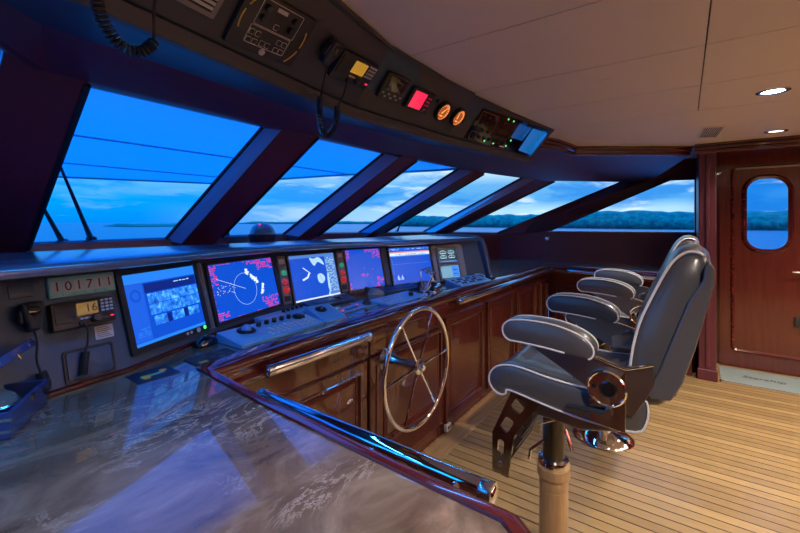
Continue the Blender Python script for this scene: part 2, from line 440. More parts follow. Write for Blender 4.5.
# starboard side wall with the side window -------------------------------------
du = V((.2035, -1, 0)).normalized()          # along the wall going aft
WF = fr((WALLX(2.2), 2.2, 0), du, (0, 0, 1), (-du.y * -1, 0, 0))
nrm = du.cross(V((0, 0, 1)))
WF = fr((WALLX(2.2), 2.2, 0), du, V((0, 0, 1)), nrm)
def wl(y): return (2.2 - y) * math.sqrt(1 + .2035 ** 2)
hole = [(wl(1.41), 1.335), (wl(-.10), 1.338), (wl(-.10), 1.933), (wl(.138), 1.933)]
outer = [(wl(2.12), .5), (wl(-.17), .5), (wl(-.17), 2.17), (wl(.36), 2.17), (wl(.36), 1.93), (wl(1.963), 1.29), (wl(2.12), 1.26)]
sgn = 1 if nrm.x < 0 else -1
m = MB(WF); m.holes(outer, [hole], -.06 if sgn > 0 else 0, 0 if sgn > 0 else .06); struct(m.build('wall_right', satin, flat=True))
m = MB(WF); m.quad(*[(p[0], p[1], -.05 * sgn) for p in [(hole[0][0] - .03, 1.32), (hole[1][0] + .02, 1.32), (hole[2][0] + .02, 1.95), (hole[3][0] - .03, 1.95)]])
struct(m.build('window_7', glass, flat=True))
# polished sill bar and gasket of the side window
m = MB(WF); m.box(hole[0][0] - .02, hole[1][0], 1.322, 1.337, 0, .016 * sgn); struct(m.build('trim_10', steel, bevel=.003))
m = MB(WF)
for p, q in ((hole[1], hole[2]), (hole[2], hole[3]), (hole[3], hole[0])): m.tube([(p[0], p[1], .002), (q[0], q[1], .002)], .008, 8)
struct(m.build('trim_11', gasket))
# latch button on the wall below the corner post
m = MB(fr((WALLX(1.44), 1.44, 1.235), du, V((0, 0, 1)), nrm * sgn if False else nrm)); m.lathe([(.0, 0), (.024, 0), (.024, .006), (.016, .012), (.010, .013), (.008, .006), (0, .006)], 20)
tag(m.build('push_latch', chrome), 'small round chrome push latch on the mahogany below the corner window post', 'latch')

# bulkhead pilaster between the side window and the door
m = MB()
m.box(4.62, 5.7, -.235, -.105, 0, CZ - .01); m.box(4.60, 4.66, -.245, -.095, 0, .10)
m.box(4.605, 4.65, -.185, -.155, .12, CZ - .1)
struct(m.build('wall_partition', satin, bevel=.008))
m = MB()
for a, b, c in ((.05, CZ - .018, CZ), (.035, CZ - .05, CZ - .026), (.018, CZ - .085, CZ - .055)):
    m.box(4.62 - a, 4.72, -2.6, -.09 + a * .3, b, c)
struct(m.build('trim_12', mahog_edge, bevel=.004))
# door wall, door, window, handle
m = MB(); m.box(4.66, 5.30, -2.6, -.12, CZ - .09, CZ - .002); struct(m.build('trim_13', mahog, flat=True))
DX = 5.20
m = MB(YZ); m.holes([(-2.62, 0), (-.12, 0), (-.12, CZ), (-2.62, CZ)], [[(-1.36, .03), (-.33, .03), (-.33, 2.04), (-1.36, 2.04)]], DX + .048, DX + .10)
struct(m.build('wall_right_aft', mahog, flat=True))
DF = fr((DX, 0, 0), (0, -1, 0), (0, 0, 1), (-1, 0, 0))   # local x = -Y, y = Z, z toward room
def dpx(px, py):
    a = (px - 400) / 400; b = (222 - py) / 400; rx, ry = .815 + .58 * a, .58 - .815 * a; d = DX / rx
    return (-ry * d, 1.45 + b * d)
win = rrect(.494, .802, 1.18, 1.875, .13, 8)
m = MB(DF); m.holes(rrect(.29, 1.40, .006, 2.075, .004), [win], -.05, 0)
door = struct(m.build('door_1', mahog, flat=True), 'dark mahogany door with a rounded window beside the partition')
m = MB(DF)
def ringloop(x0, x1, y0, y1, r, w, z0, z1):
    a = rrect(x0, x1, y0, y1, r, 8); b = rrect(x0 + w, x1 - w, y0 + w, y1 - w, max(r - w, .01), 8)
    m.loft([[(p[0], p[1], z0) for p in a], [(p[0] * .6 + q[0] * .4, p[1] * .6 + q[1] * .4, z1) for p, q in zip(a, b)], [(q[0], q[1], z0) for q in b]], cap=False)
ringloop(.375, 1.30, .155, 2.0, .06, .03, 0, .014)
m.build('door_moulding', mahog_edge, door)
m = MB(DF); ringloop(.494 - .035, .802 + .035, 1.18 - .035, 1.875 + .035, .16, .042, 0, .02); m.build('window_rim', mahog_edge, door)
m = MB(DF); m.quad(*[(p[0], p[1], -.03) for p in rrect(.489, .807, 1.175, 1.88, .13, 8)]); m.build('window_pane', glass, door, flat=True)
m = MB(DF); m.rbox(.90, .95, .90, 1.04, 0, .008, .01); m.tube([(.925, .985, 0), (.925, .985, .05), (.90, .985, .06), (.815, .985, .06)], .010, 10); m.build('door_handle', chrome, door)
m = MB(DF); m.rbox(.835, .875, .47, .56, 0, .02, .01); m.build('door_latch', panelblk, door)
# door mat with the yacht's name
m = MB(); m.prism(rrect(4.68, 5.14, -1.25, -.275, .03), 0, .006)
mat_ = thing('door_mat', 'grey green door mat with cursive lettering on the teak before the door', 'mat', (4.9, -.76, 0))
m.build('mat_pile', grainy('mat_pile', (.20, .25, .25), .9, 500, .4), mat_)
text('Starship', fr((4.91, -.583, .0065), (0, -1, 0), (1, 0, 0), (0, 0, 1)), .095, softblk, mat_, 'lettering', .0004, 'CENTER', .35)
m = MB(); m.tube([(4.69, -.27, .006), (4.672, -.262, .004), (4.65, -.268, .004)], .005, 6); m.build('corner_tab', rubber, mat_)
# ceiling fittings
def downlight(x, y, lens, label):
    t = thing('downlight', label, 'ceiling light', (x, y, CZ))
    m = MB(TR(x, y, CZ)); m.lathe([(.052, .004), (.072, .002), (.073, -.003), (.062, -.007), (.05, -.006), (.047, .004)], 32); m.build('trim_ring', chrome, t)
    m = MB(TR(x, y, CZ)); m.lathe([(0, -.004), (.03, -.004), (.048, -.001), (.048, .003), (0, .003)], 28); m.build('lens', lens, t)
    return t
def spot(x, y, e, col=(1, .80, .58), size=125, blend=.6, r=.04, tgt=None):
    L = bpy.data.lights.new('downlight_beam', 'SPOT'); L.energy = e; L.color = col; L.spot_size = R(size); L.spot_blend = blend; L.shadow_soft_size = r
    o = bpy.data.objects.new('downlight_beam', L); C.objects.link(o); o.location = (x, y, CZ - .03)
    if tgt: o.rotation_euler = (V(tgt) - o.location).to_track_quat('-Z', 'Y').to_euler()
    return o
downlight(2.96, -.393, lampmat, 'bright white recessed downlight in the cream ceiling')
downlight(4.275, -.585, lampdim, 'dim warm recessed downlight in the ceiling close to the door')
for x, y in ((1.75, -.393), (.45, -.393), (2.96, -1.7), (1.75, -1.7), (4.275, -1.7)):  # extra fittings out of view, added to light the cabin
    downlight(x, y, lampmat, 'added recessed downlight in the unseen ceiling behind the camera')['group'] = 'added downlights behind the camera'
t = thing('ceiling_vent', 'small slotted air vent in the ceiling beside the partition', 'vent', (4.03, -.165, CZ))
VF = fr((4.03, -.165, CZ), V((.06, -.14, 0)).normalized(), V((.5, .03, 0)).normalized(), (0, 0, -1))
m = MB(VF); m.holes(rrect(-.080, .080, -.25, .25, .006), [rrect(-.066, .066, -.22, .22, .004)], 0, .006); m.build('vent_frame', ceilmat, t)
m = MB(VF); m.box(-.068, .068, -.222, .222, -.002, .0005); m.build('vent_recess', gasket, t)
for k in range(9):
    m = MB(VF); yy = -.058 + k * .0145; m.box(yy - .0030, yy + .0030, -.22, .22, .0005, .0015); m.build('slat', white, t)
# small access plates in the ceiling
m = MB(); m.rbox(2.23, 2.44, .30, .375, CZ - .0015, CZ + .001, .004, .0005); tag(m.build('access_plate', ceilmat), 'small flush cream access plate in the middle of the ceiling', 'panel')

# ------------------------------------------------------------------ worktop
inner = [(.50, .175), (.585, .19), (.626, .245), (.629, .379), (.638, .586), (.655, .927), (.690, 1.325), (.88, 1.366), (1.18, 1.385), (1.725, 1.418), (2.23, 1.438), (3.04, 1.430), (3.48, 1.366), (3.95, 1.342), (4.78, 1.30), (4.62, .15), (4.575, -.10)]
outerp = [(.50, .135), (.603, .150), (.662, .222), (.667, .379), (.676, .586), (.692, .927), (.726, 1.268), (.88, 1.272), (1.18, 1.282), (1.725, 1.287), (2.23, 1.287), (3.04, 1.287), (3.48, 1.282), (3.95, 1.272), (4.705, 1.245), (4.555, .15), (4.51, -.10)]
top = thing('countertop', 'brown polished marble worktop wrapping the wheelhouse with a mahogany edge', 'countertop', (.3, .8, .92))
m = MB()
slab = inner + [(5.575, -.09), (5.15, 2.0), (4.2, 2.30), (-.5, 2.30), (-.5, .175)]
m.holes(slab, [], .925, .96); m.build('marble_slab', marble, top, flat=True)
m = MB(); rows = []
for (ix, iy), (ox, oy) in zip(inner, outerp):
    d = V((ox - ix, oy - iy))
    def q(f, z, e=0): return (ix + d.x * f, iy + d.y * f, z)
    rows.append([q(0, .958), q(.06, .966), q(.5, .966), q(.80, .963), q(.93, .956), q(1.0, .945), q(1.0, .930), q(.95, .922), q(.95, .900), q(.99, .892), q(.99, .872), q(.93, .866), q(.3, .866), q(0, .925)])
m.loft(rows); m.build('wooden_edge', mahog_edge, top, ang=50)

# ------------------------------------------------------------------ cabinets
def raised(m, x0, x1, y0, y1, z=0, st=.055):
    def ring(i, zz): return [(x0 + i, y0 + i, zz), (x1 - i, y0 + i, zz), (x1 - i, y1 - i, zz), (x0 + i, y1 - i, zz)]
    m.loft([ring(0, z - .02), ring(0, z + .014), ring(.004, z + .018), ring(st - .012, z + .018), ring(st - .008, z + .024), ring(st, z + .022), ring(st + .006, z + .006), ring(st + .012, z + .004), ring(st + .04, z + .014)])
def cabinet(name, label, F, w, h, depth, doors, toe=.09, group=None, fascia=None):
    # local x along the front, y up, z toward the room; doors = (x0, x1, y0, y1)
    o = F @ V((w / 2, 0, -depth / 2))
    t = thing(name, label, 'cabinet', tuple(o), group)
    m = MB(F); m.box(0.002, w - .002, toe, h, -depth, -.002); m.box(.004, w - .004, 0, toe, -depth, -.02); m.build('carcass', mahog, t, bevel=.002)
    for (x0, x1, y0, y1) in doors:
        m = MB(F); raised(m, x0 + .002, x1 - .002, y0, y1); m.build('door', mahog, t, ang=25)
    if fascia:
        m = MB(F); m.box(.003, w - .003, fascia[0], fascia[1], -.01, .016); m.build('fascia_panel', mahog, t, bevel=.004)
    return t
def hf(x): return fr((x, 1.33, 0), (1, 0, 0), (0, 0, 1), (0, -1, 0))
cabinet('helm_cabinet', 'glossy mahogany cabinet under the first console handrail, beside the marble wing', hf(.76), .815, .864, .40, [(.02, .80, .17, .745)], fascia=(.76, .86))
wb = cabinet('helm_cabinet', 'mahogany cabinet bay directly behind the steering wheel', hf(1.577), .752, .864, .40, [(.002, .115, .17, .745)], fascia=(.76, .86))
m = MB(hf(1.577)); raised(m, .125, .75, .245, .745, 0, .02); m.build('wheel_panel', mahog, wb, ang=25)
m = MB(hf(1.577)); m.box(.125, .75, .10, .235, -.01, .004); 
for k in range(9): m.box(.14, .735, .11 + k * .0135, .117 + k * .0135, .004, .010)
m.build('louvre_panel', mahog, wb, bevel=.001)
c3 = cabinet('helm_cabinet', 'mahogany cabinet with a single tall door immediately beyond the steering wheel', hf(2.331), .70, .864, .40, [(.055, .69, .08, .795)])
m = MB(hf(2.331)); m.rbox(.052, .112, .03, .075, .0, .024, .004); m.build('socket_plate', white, c3)
m = MB(hf(2.331)); m.rbox(.064, .078, .04, .065, .023, .0255, .003, .001); m.rbox(.086, .100, .04, .065, .023, .0255, .003, .001); m.build('socket_slot', panelblk, c3)
cabinet('helm_cabinet', 'first narrow mahogany cabinet beyond the tall-door cabinet, below the far console handrail', hf(3.033), .725, .864, .40, [(.06, .70, .08, .795)], group=None)
cabinet('helm_cabinet', 'middle narrow mahogany cabinet near the far end of the helm console', hf(3.760), .72, .864, .40, [(.04, .69, .08, .795)])
cabinet('helm_cabinet', 'last slim mahogany cabinet in the far corner of the helm console', hf(4.482), .43, .864, .40, [(.05, .39, .08, .795)])
sd = V((-.29, -1.43, 0)).normalized()
SF = fr((4.915, 1.325, 0), sd, (0, 0, 1), (sd.y, -sd.x, 0))
if (SF @ V((0, 0, 1))).x > 4.915: SF = fr((4.915, 1.325, 0), sd, (0, 0, 1), (-(-sd.y), sd.x, 0))
SN = V((sd.y, -sd.x, 0));  SN = SN if SN.x < 0 else -SN
SF = fr((4.915, 1.325, 0), sd, (0, 0, 1), SN)
cabinet('side_cabinet', 'mahogany cabinet under the side window handrail, in the far corner', SF, .72, .864, .30, [(.05, .36, .08, .745), (.37, .68, .08, .745)], fascia=(.76, .86))
cabinet('side_cabinet', 'mahogany cabinet beside the partition, behind the far helm chair', SF @ TR(.722), .685, .864, .30, [(.04, .35, .08, .745), (.36, .67, .08, .745)], fascia=(.76, .86))
PF = fr((.632, .20, 0), (0, 1, 0), (0, 0, 1), (1, 0, 0))
cabinet('wing_cabinet', 'mahogany cabinet carrying the near marble wing of the worktop', PF, 1.12, .864, .9, [(.04, .55, .08, .745), (.57, 1.08, .08, .745)], fascia=(.76, .86))

# ------------------------------------------------------------------ handrails
def handrail(label, a, b, r, posts, face, mat=None):
    mat = mat or railchrome
    a, b = V(a), V(b); d = (b - a).normalized()
    t = thing('handrail', label, 'handrail', tuple((a + b) / 2))
    pr = [(0, 0), (r * .55, .0), (r * .85, .006), (r, .018)]
    L = (b - a).length
    prof = pr + [(r, L - .018), (r * .85, L - .006), (r * .55, L), (0, L)]
    z = d; x = z.orthogonal().normalized(); y = z.cross(x)
    m = MB(fr(a, x, y, z)); m.lathe(prof, 24); m.build('rail', mat, t, ang=60)
    for s in (0, 1):
        p = a + d * (.004 if s == 0 else L - .03)
        m = MB(fr(p, x, y, z)); m.lathe([(r * 1.0, 0), (r * 1.05, .003), (r * 1.05, .022), (r, .026)], 24); m.build('end_collar', steel, t)
    for f in posts:
        p = a + d * (L * f); f3 = V(face)
        m = MB(); m.tube([p, p + f3 * .5, p + f3], .009, 10); m.build('bracket', chrome, t)
    return t
handrail('chrome handrail along the front of the first console cabinet, left of the steering wheel', (.905, 1.245, .902), (1.50, 1.245, .895), .022, (.12, .88), (0, .06, .0))
handrail('long chrome handrail along the console front to the right of the steering wheel', (2.44, 1.245, .91), (4.66, 1.225, .915), .022, (.05, .5, .95), (0, .06, 0))
handrail('chrome handrail on the side cabinets below the side window', (4.665, 1.05, .91), (4.525, .02, .912), .022, (.1, .9), (.05, -.007, 0))
handrail('big polished handrail along the near marble wing in the foreground', (.728, 1.030, .935), (.724, .292, .93), .021, (.1, .9), (-.055, 0, 0), rail_dark)

# ------------------------------------------------------------------ steering wheel
WC = V((1.715, 1.10, .712)); RW = .294
wheel = thing('steering_wheel', 'large chrome six-spoke steering wheel on the mahogany console', 'steering wheel', tuple(WC))
WT = fr(WC, (1, 0, 0), (0, 0, 1), (0, -1, 0))
m = MB(WT); m.tube([(p[0], p[1], 0) for p in circ(0, 0, RW, 72)], .0115, 12, True); m.build('rim', chrome, wheel, ang=80)
for k in range(6):
    a = R(63 + 60 * k); ca, sa = math.cos(a), math.sin(a)
    m = MB(WT); m.tube([(.03 * ca, .03 * sa, -.005), (.12 * ca, .12 * sa, -.004), (RW * ca, RW * sa, 0)], [.0065, .006, .005], 8); m.build('spoke', chrome, wheel)
m = MB(WT); m.lathe([(0, .03), (.012, .03), (.018, .025), (.02, .012), (.036, .008), (.04, 0), (.036, -.014), (.022, -.02), (0, -.02)], 28); m.build('hub', chrome, wheel)
m = MB(WT); m.lathe([(0, -.02), (.022, -.02), (.022, -.12), (.035, -.15), (.05, -.20), (.06, -.213), (0, -.213)], 24); m.build('shaft', steel, wheel)

# ------------------------------------------------------------------ instrument dash
DN = [(.16, 1.43), (.545, 1.49), (.95, 1.66), (1.44, 1.80), (1.90, 1.80), (2.27, 1.73), (2.76, 1.61), (3.3, 1.42)]
def fd(i):
    a, b = V(DN[i]), V(DN[i + 1]); u2 = (b - a).normalized(); u = V((u2.x, u2.y, 0)); f = V((-u2.y, u2.x, 0))
    v = f * math.sin(R(15)) + V((0, 0, math.cos(R(15))))
    return fr((a.x, a.y, .97), u, v, u.cross(v))
dash = thing('instrument_dash', 'dark curved instrument dash with a padded brow on the marble', 'dashboard', (1.7, 1.9, .96))
# face, following the nodes, with a top edge under the brow
def dnorm(k):
    p, q = V(DN[max(k - 1, 0)]), V(DN[min(k + 1, len(DN) - 1)]); t = (q - p).normalized(); return V((-t.y, t.x))
m = MB(); rows = []
for k, p in enumerate(DN):
    n = dnorm(k); h = .335; s, c = math.sin(R(15)) * h, math.cos(R(15)) * h
    if k == 0: p = (.10, 1.42)
    rows.append([(p[0] - n.x * .004, p[1] - n.y * .004, .9605), (p[0], p[1], .97), (p[0] + n.x * s, p[1] + n.y * s, .97 + c), (p[0] + n.x * .30, p[1] + n.y * .30, .97 + c), (p[0] + n.x * .30, p[1] + n.y * .30, .9605)])
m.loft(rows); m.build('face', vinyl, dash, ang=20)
# brow: padded lip sweeping along the top
m = MB(); rows = []
lipn = [(.13, 1.33), (.545, 1.465), (.95, 1.625), (1.44, 1.745), (1.90, 1.735), (2.27, 1.665), (2.76, 1.575), (3.34, 1.475)]
lip = [tuple(p) for p in smooth([(p[0], p[1], 0) for p in lipn], 4)]
for k, p in enumerate(lip):
    q0, q1 = V(lip[max(k - 1, 0)]), V(lip[min(k + 1, len(lip) - 1)]); t = (q1 - q0).normalized(); n = V((-t.y, t.x))
    def P(a, z): return (p[0] + n.x * a, p[1] + n.y * a, z)
    dz = max(-.006, .020 - .011 * p[0])
    rows.append([P(.012, 1.286 + dz), P(.002, 1.291 + dz), P(0, 1.303 + dz), P(.004, 1.314 + dz), P(.018, 1.321 + dz), P(.045, 1.324 + dz), (p[0] + n.x * .30, max(p[1] + n.y * .30, 2.08), 1.327 + dz * .5), (p[0] + n.x * .30, max(p[1] + n.y * .30, 2.08), 1.284)])
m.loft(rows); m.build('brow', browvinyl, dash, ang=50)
# right cheek: the brow turns down to the marble in a rounded corner
prof = [(1.375, .9605), (1.39, 1.02), (1.425, 1.18), (1.445, 1.25), (1.47, 1.30), (1.52, 1.328), (1.58, 1.333), (2.0, 1.333), (2.0, .9605)]
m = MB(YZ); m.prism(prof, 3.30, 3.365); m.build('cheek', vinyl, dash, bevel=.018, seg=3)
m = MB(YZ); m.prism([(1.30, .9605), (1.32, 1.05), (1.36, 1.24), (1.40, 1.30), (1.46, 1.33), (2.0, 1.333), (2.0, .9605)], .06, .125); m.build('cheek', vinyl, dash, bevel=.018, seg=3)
# wooden strip along the foot of the dash
m = MB(); m.tube([(p[0] - dnorm(k).x * .006, p[1] - dnorm(k).y * .006, .967) for k, p in enumerate(DN)], .008, 6); m.build('foot_trim', mahog_edge, dash)
# pale inset column frames
m = MB(fd(6)); m.rbox(.002, .345, .002, .30, 0, .004, .03, .002); m.build('instrument_panel', vinyl_lite, dash)
for i, x in ((1, .412), (1, .428), (4, .385 - .02)):
    m = MB(fd(i)); m.rbox(x, x + .012, .02, .31, 0, .006, .005); m.build('column_trim', mesh_grey, dash)

# ------------------------------------------------------------------ monitors
def monitor(i, x0, x1, y0, y1, label, base, bez=.016, name='monitor', hgt=.012):
    F = fd(i); o = F @ V(((x0 + x1) / 2, y0, .005))
    t = thing(name, label, 'monitor', tuple(o), 'helm display screens')
    m = MB(F); m.holes(rrect(x0 - bez, x1 + bez, y0 - bez, y1 + bez, .006), [[(x0, y0), (x1, y0), (x1, y1), (x0, y1)]], .001, hgt); m.build('bezel', panelblk, t, bevel=.002)
    m = MB(F); m.box(x0 - .002, x1 + .002, y0 - .002, y1 + .002, .001, .006); s = m.build('screen', base, t, flat=True)
    return t, s, F @ TR(x0, y0, .0064), x1 - x0, y1 - y0
def rects(F, lst, mat, par, name, dz=0):
    m = MB(F)
    for a, b, c, d in lst: m.box(a, b, c, d, dz, dz + .0003)
    return m.build(name, mat, par, flat=True)
def specks(F, areas, mat, par, name, w=.009, h=.005, dens=.5, dz=.0002):
    if len(areas) > 1:
        for a in areas: specks(F, [a], mat, par, name, w, h, dens, dz)
        return
    m = MB(F)
    for x0, x1, y0, y1 in areas:
        y = y0
        while y < y1 - h * .5:
            x = x0
            while x < x1 - .003:
                l = w * random.uniform(.35, 1.3)
                if random.random() < dens: m.box(x, min(x + l, x1), y, y + h * random.uniform(.5, .9), dz, dz + .0003)
                x += l + w * .25
            y += h * 1.25
    return m.build(name, mat, par, flat=True)
# camera view monitor
t, s, F, w, h = monitor(1, .048, .387, .050, .303, 'monitor showing a wall of blue security camera pictures, beside the orange-screened radio', E_blue, .022)
rects(F, [(0, w, h - .035, h)], E_bright, s, 'title_bar'); rects(F, [(.004, .075, .014, h - .037)], E_mid, s, 'side_menu', .0002)
m = MB(F @ TR(.040, .175, .0006)); m.holes(circ(0, 0, .022, 28), [circ(0, 0, .015, 28)], 0, .0003); m.build('pan_dial', E_blue, s, flat=True)
rects(F, [(.08, w - .004, h - .075, h - .040)], E_navy, s, 'menu_strip', .0001)
tiles = []
for r_, (y, n_, x0, ww) in enumerate(((.136, 5, .088, .049), (.096, 5, .088, .049), (.056, 3, .098, .058))):
    for k in range(n_):
        if r_ == 2: tiles.append((x0 + k * .083, x0 + k * .083 + ww, y, y + .034))
        else: tiles.append((x0 + k * (ww + .001), x0 + k * (ww + .001) + ww - .001, y, y + .038))
rects(F, tiles, E_tiles, s, 'camera_picture', .0003)
rects(F, [(.156, .178, .056, .09)], E_navy, s, 'blank_tile', .0002); rects(F, [(.241, .262, .056, .09)], E_navy, s, 'blank_tile', .0002)
rects(F, [(.0, w, .0, .011)], E_bright, s, 'task_bar', .0002); specks(F, [(.02, .07, .03, .06)], E_bright, s, 'menu_text', .008, .005, .6, .0006)
specks(F, [(.10, .30, h - .052, h - .046)], E_pale, s, 'menu_text', .02, .006, .4, .0006)
m = MB(fd(1)); 
for k, x in enumerate((.275, .295, .335)): m.cyl(x, .038, .011, .0135, .006 if k < 2 else .010, 14)
m.build('button', keyplate, t); m = MB(fd(1)); m.cyl(.372, .040, .011, .0135, .008, 14); m.build('power_light', E_green, t)
# radar
t, s, F, w, h = monitor(2, .022, .464, .036, .294, 'blue radar monitor with a round range ring and white echoes', E_blue)
cx, cy = w * .47, h * .47
m = MB(F @ TR(cx, cy, 0)); m.holes(circ(0, 0, .078, 48), [circ(0, 0, .0766, 48)], 0, .0004); m.build('range_ring', E_pale, s, flat=True)
m = MB(F); m.tube([(cx, cy, .0005), (w * .08, h * .74, .0005)], .0008, 5); m.build('heading_line', E_white, s)
m = MB(F)
for bx, by, br in ((.53, .80, .014), (.545, .76, .014), (.60, .70, .016), (.62, .645, .018), (.65, .615, .017), (.67, .56, .008), (.76, .47, .008), (.75, .42, .006), (.735, .36, .011), (.72, .33, .008)):
    for k in range(5): m.prism([(p[0] * random.uniform(.9, 1.0) + w * bx + random.uniform(-.009, .009), p[1] + h * by + random.uniform(-.008, .008)) for p in circ(0, 0, br * random.uniform(.3, .55), 7)], 0, .0004)
for k in range(30): x, y = random.uniform(.06, .32) * w, random.uniform(.42, .62) * h; m.box(x, x + .004, y, y + .0025, 0, .0004)
m.build('echo', E_white, s, flat=True)
specks(F, [(0, .045, h - .095, h), (w * .56, w, h - .02, h), (w * .72, w, h - .055, h - .02), (w * .70, w, .035, .062), (w * .74, w * .97, .0, .035), (.0, .075, .004, .045)], E_pink, s, 'readout_text', .012, .0075, .72)
specks(F, [(0, .012, .05, h - .1), (.0, w, h - .006, h), (.0, w * .7, 0, .006)], E_pink, s, 'bearing_scale', .006, .004, .35)
# chart plotter
t, s, F, w, h = monitor(3, .066, .430, .018, .288, 'chart plotter monitor showing pale islands on blue', E_blue, .014)
rects(F, [(0, w, h - .018, h), (w - .085, w, 0, h)], E_grgrey, s, 'data_column', .0001); rects(F, [(0, w, 0, .010)], E_white, s, 'scale_bar', .0003)
specks(F, [(w - .08, w - .006, .03, h - .02)], E_pale, s, 'data_text', .012, .006, .45, .0005)
m = MB(F)
for pts in ([(.43, .93), (.52, .90), (.62, .93), (.70, .86), (.74, .74), (.68, .77), (.60, .82), (.52, .74), (.47, .80)], [(.55, .52), (.63, .55), (.70, .47), (.69, .38), (.62, .32), (.55, .38)], [(.72, .0), (.76, .12), (.77, .0)], [(.77, .5), (.75, .2), (.79, .1), (.80, .5)]):
    q = smooth([(p[0] * w, p[1] * h, 0) for p in pts], 3, True); m.holes([(p[0], p[1]) for p in q], [], .0001, .0005)
m.build('island', E_pale, s, flat=True)
m = MB(F)
for a, b in (((.02, .55), (.6, .72)), ((.02, .45), (.5, .50)), ((.12, .62), (.25, .02)), ((.27, .95), (.36, .05)), ((.55, .70), (.72, .1)), ((.02, .6), (.06, .1))):
    m.tube([(a[0] * w, a[1] * h, .0004), (b[0] * w, b[1] * h, .0004)], .0009, 4)
m.build('grid_line', E_mid, s)
m = MB(F); m.tube([(.22 * w, .45 * h, .0006), (.33 * w, .50 * h, .0006), (.37 * w, .58 * h, .0006)], .006, 5); m.tube([(.26 * w, .72 * h, .0006), (.40 * w, .58 * h, .0006)], .0025, 5); m.build('own_track', E_white, s)
# second radar
t, s, F, w, h = monitor(4, .056, .362, .030, .298, 'plain blue radar monitor with pink text in its corners', E_blue, .016)
rects(F, [(.03, w - .06, .02, h - .02)], E_mid if False else E_blue, s, 'sweep_area', .0001)
specks(F, [(0, .03, h - .08, h), (w * .55, w, h - .02, h), (w * .76, w, h - .065, h - .02), (w * .80, w, .02, .065), (w * .70, w * .85, 0, .03), (0, .02, 0, .05), (w * .36, w * .56, h * .30, h * .38)], E_pink, s, 'readout_text', .012, .008, .72)
rects(F, [(w * .46, w * .48, h * .5, h * .51), (w * .7, w * .715, h * .46, h * .47)], E_pale, s, 'echo', .0003)
# echo sounder
t, s, F, w, h = monitor(5, .067, .480, .024, .293, 'depth sounder monitor with a white surface band above blue', E_blue, .014)
rects(F, [(0, w, h - .022, h)], E_mid, s, 'top_bar', .0001)
m = MB(F); rect = [(0, w, h - .060, h - .040)]; rects(F, rect, E_white, s, 'surface_echo', .0003); rects(F, [(0, w, h - .040, h - .030)], emis('sounder_coral', (.9, .35, .30), .9), s, 'surface_echo_top', .0003); rects(F, [(0, w, h - .068, h - .060)], E_bright, s, 'surface_echo_base', .0002)
specks(F, [(.05, w * .9, h - .055, h - .050)], E_blue, s, 'surface_text', .012, .006, .6, .0007)
rects(F, [(.02, w - .02, h * .535, h * .55), (.015, .019, h * .25, h * .7)], E_bright, s, 'depth_line', .0002)
specks(F, [(.0, w * .25, h - .018, h - .004), (w * .35, w, h - .014, h - .004)], E_pale, s, 'menu_text', .012, .006, .5, .0005)
text('6.6', F @ TR(.075, .045, .0004), .052, E_white, s, 'depth_reading', .0002)
# two small gauges in the pale panel
def small(i, x0, x1, y0, y1, label, scr, name, tilt=0):
    F = fd(i); o = F @ V(((x0 + x1) / 2, y0, .004)); t = thing(name, label, 'display', tuple(o), 'small displays in the pale panel')
    m = MB(F); m.holes(rrect(x0, x1, y0, y1, .008), [rrect(x0 + .018, x1 - .018, y0 + .014, y1 - .014, .003)], .004, .018); m.build('housing', mesh_grey, t, bevel=.002)
    m = MB(F); m.box(x0 + .016, x1 - .016, y0 + .012, y1 - .012, .0045, .011); s = m.build('screen', scr, t, flat=True)
    return t, s, F @ TR(x0 + .018, y0 + .014, .0112), x1 - x0 - .036, y1 - y0 - .028
t, s, F, w, h = small(6, .040, .275, .140, .280, 'upper small grey display showing four round dials', emis('dial_screen', (.03, .07, .09), .8), 'engine_display')
m = MB(F)
for dx in (.27, .72):
    for dy in (.70, .36):
        pts = [(w * dx + .034 * math.cos(R(a)), h * dy - .004 + .020 * math.sin(R(a)), .0003) for a in range(0, 181, 20)]
        m.tube(pts, .0022, 4); m.box(w * dx - .03, w * dx + .03, h * dy - .010, h * dy - .004, 0, .0005); m.box(w * dx - .002, w * dx + .002, h * dy, h * dy + .010, 0, .0005)
m.build('dial', E_pale, s, flat=True); rects(F, [(.0, w, .0, .010)], E_grgrey, s, 'status_bar', .0002)
t, s, F, w, h = small(6, .040, .275, .010, .134, 'lower small grey display with a bright pale blue screen', emis('pale_blue_screen', (.16, .42, .60), .9), 'tank_display')
rects(F, [(w * .62, w * .97, .006, h - .006)], E_bright, s, 'menu_block', .0002); rects(F, [(w * .68, w * .9, h * .3, h * .36), (w * .68, w * .9, h * .62, h * .68)], E_navy, s, 'menu_text', .0006)

# alarm button strips
def strip(F, label):
    t = thing('alarm_strip', label, 'control panel', tuple(F @ V((0, 0, 0))), 'alarm button strips between monitors')
    m = MB(F); m.rbox(-.028, .028, .0, .272, 0, .010, .006); m.build('plate', mesh_grey, t)
    m = MB(F); m.rbox(-.020, .020, .225, .255, .009, .013, .003); m.build('nameplate', keyplate, t)
    for y, r, mt in ((.175, .013, green_btn), (.125, .013, red_cap), (.078, .017, red_btn)):
        m = MB(F @ TR(0, y, .010)); m.lathe([(0, 0), (r * 1.25, 0), (r * 1.25, .006), (r, .007), (r, .014), (r * .6, .020), (0, .022)], 18); m.build('button', mt, t)
    m = MB(F); m.rbox(-.020, .020, .015, .045, .009, .013, .003); m.build('nameplate', softblk, t)
strip(fd(3) @ TR(.014, .022, .001), 'strip with green and red buttons between the round radar and the chart plotter')
strip(fd(4) @ TR(.010, .026, .001), 'strip with green and red buttons between the chart plotter and the plain radar')

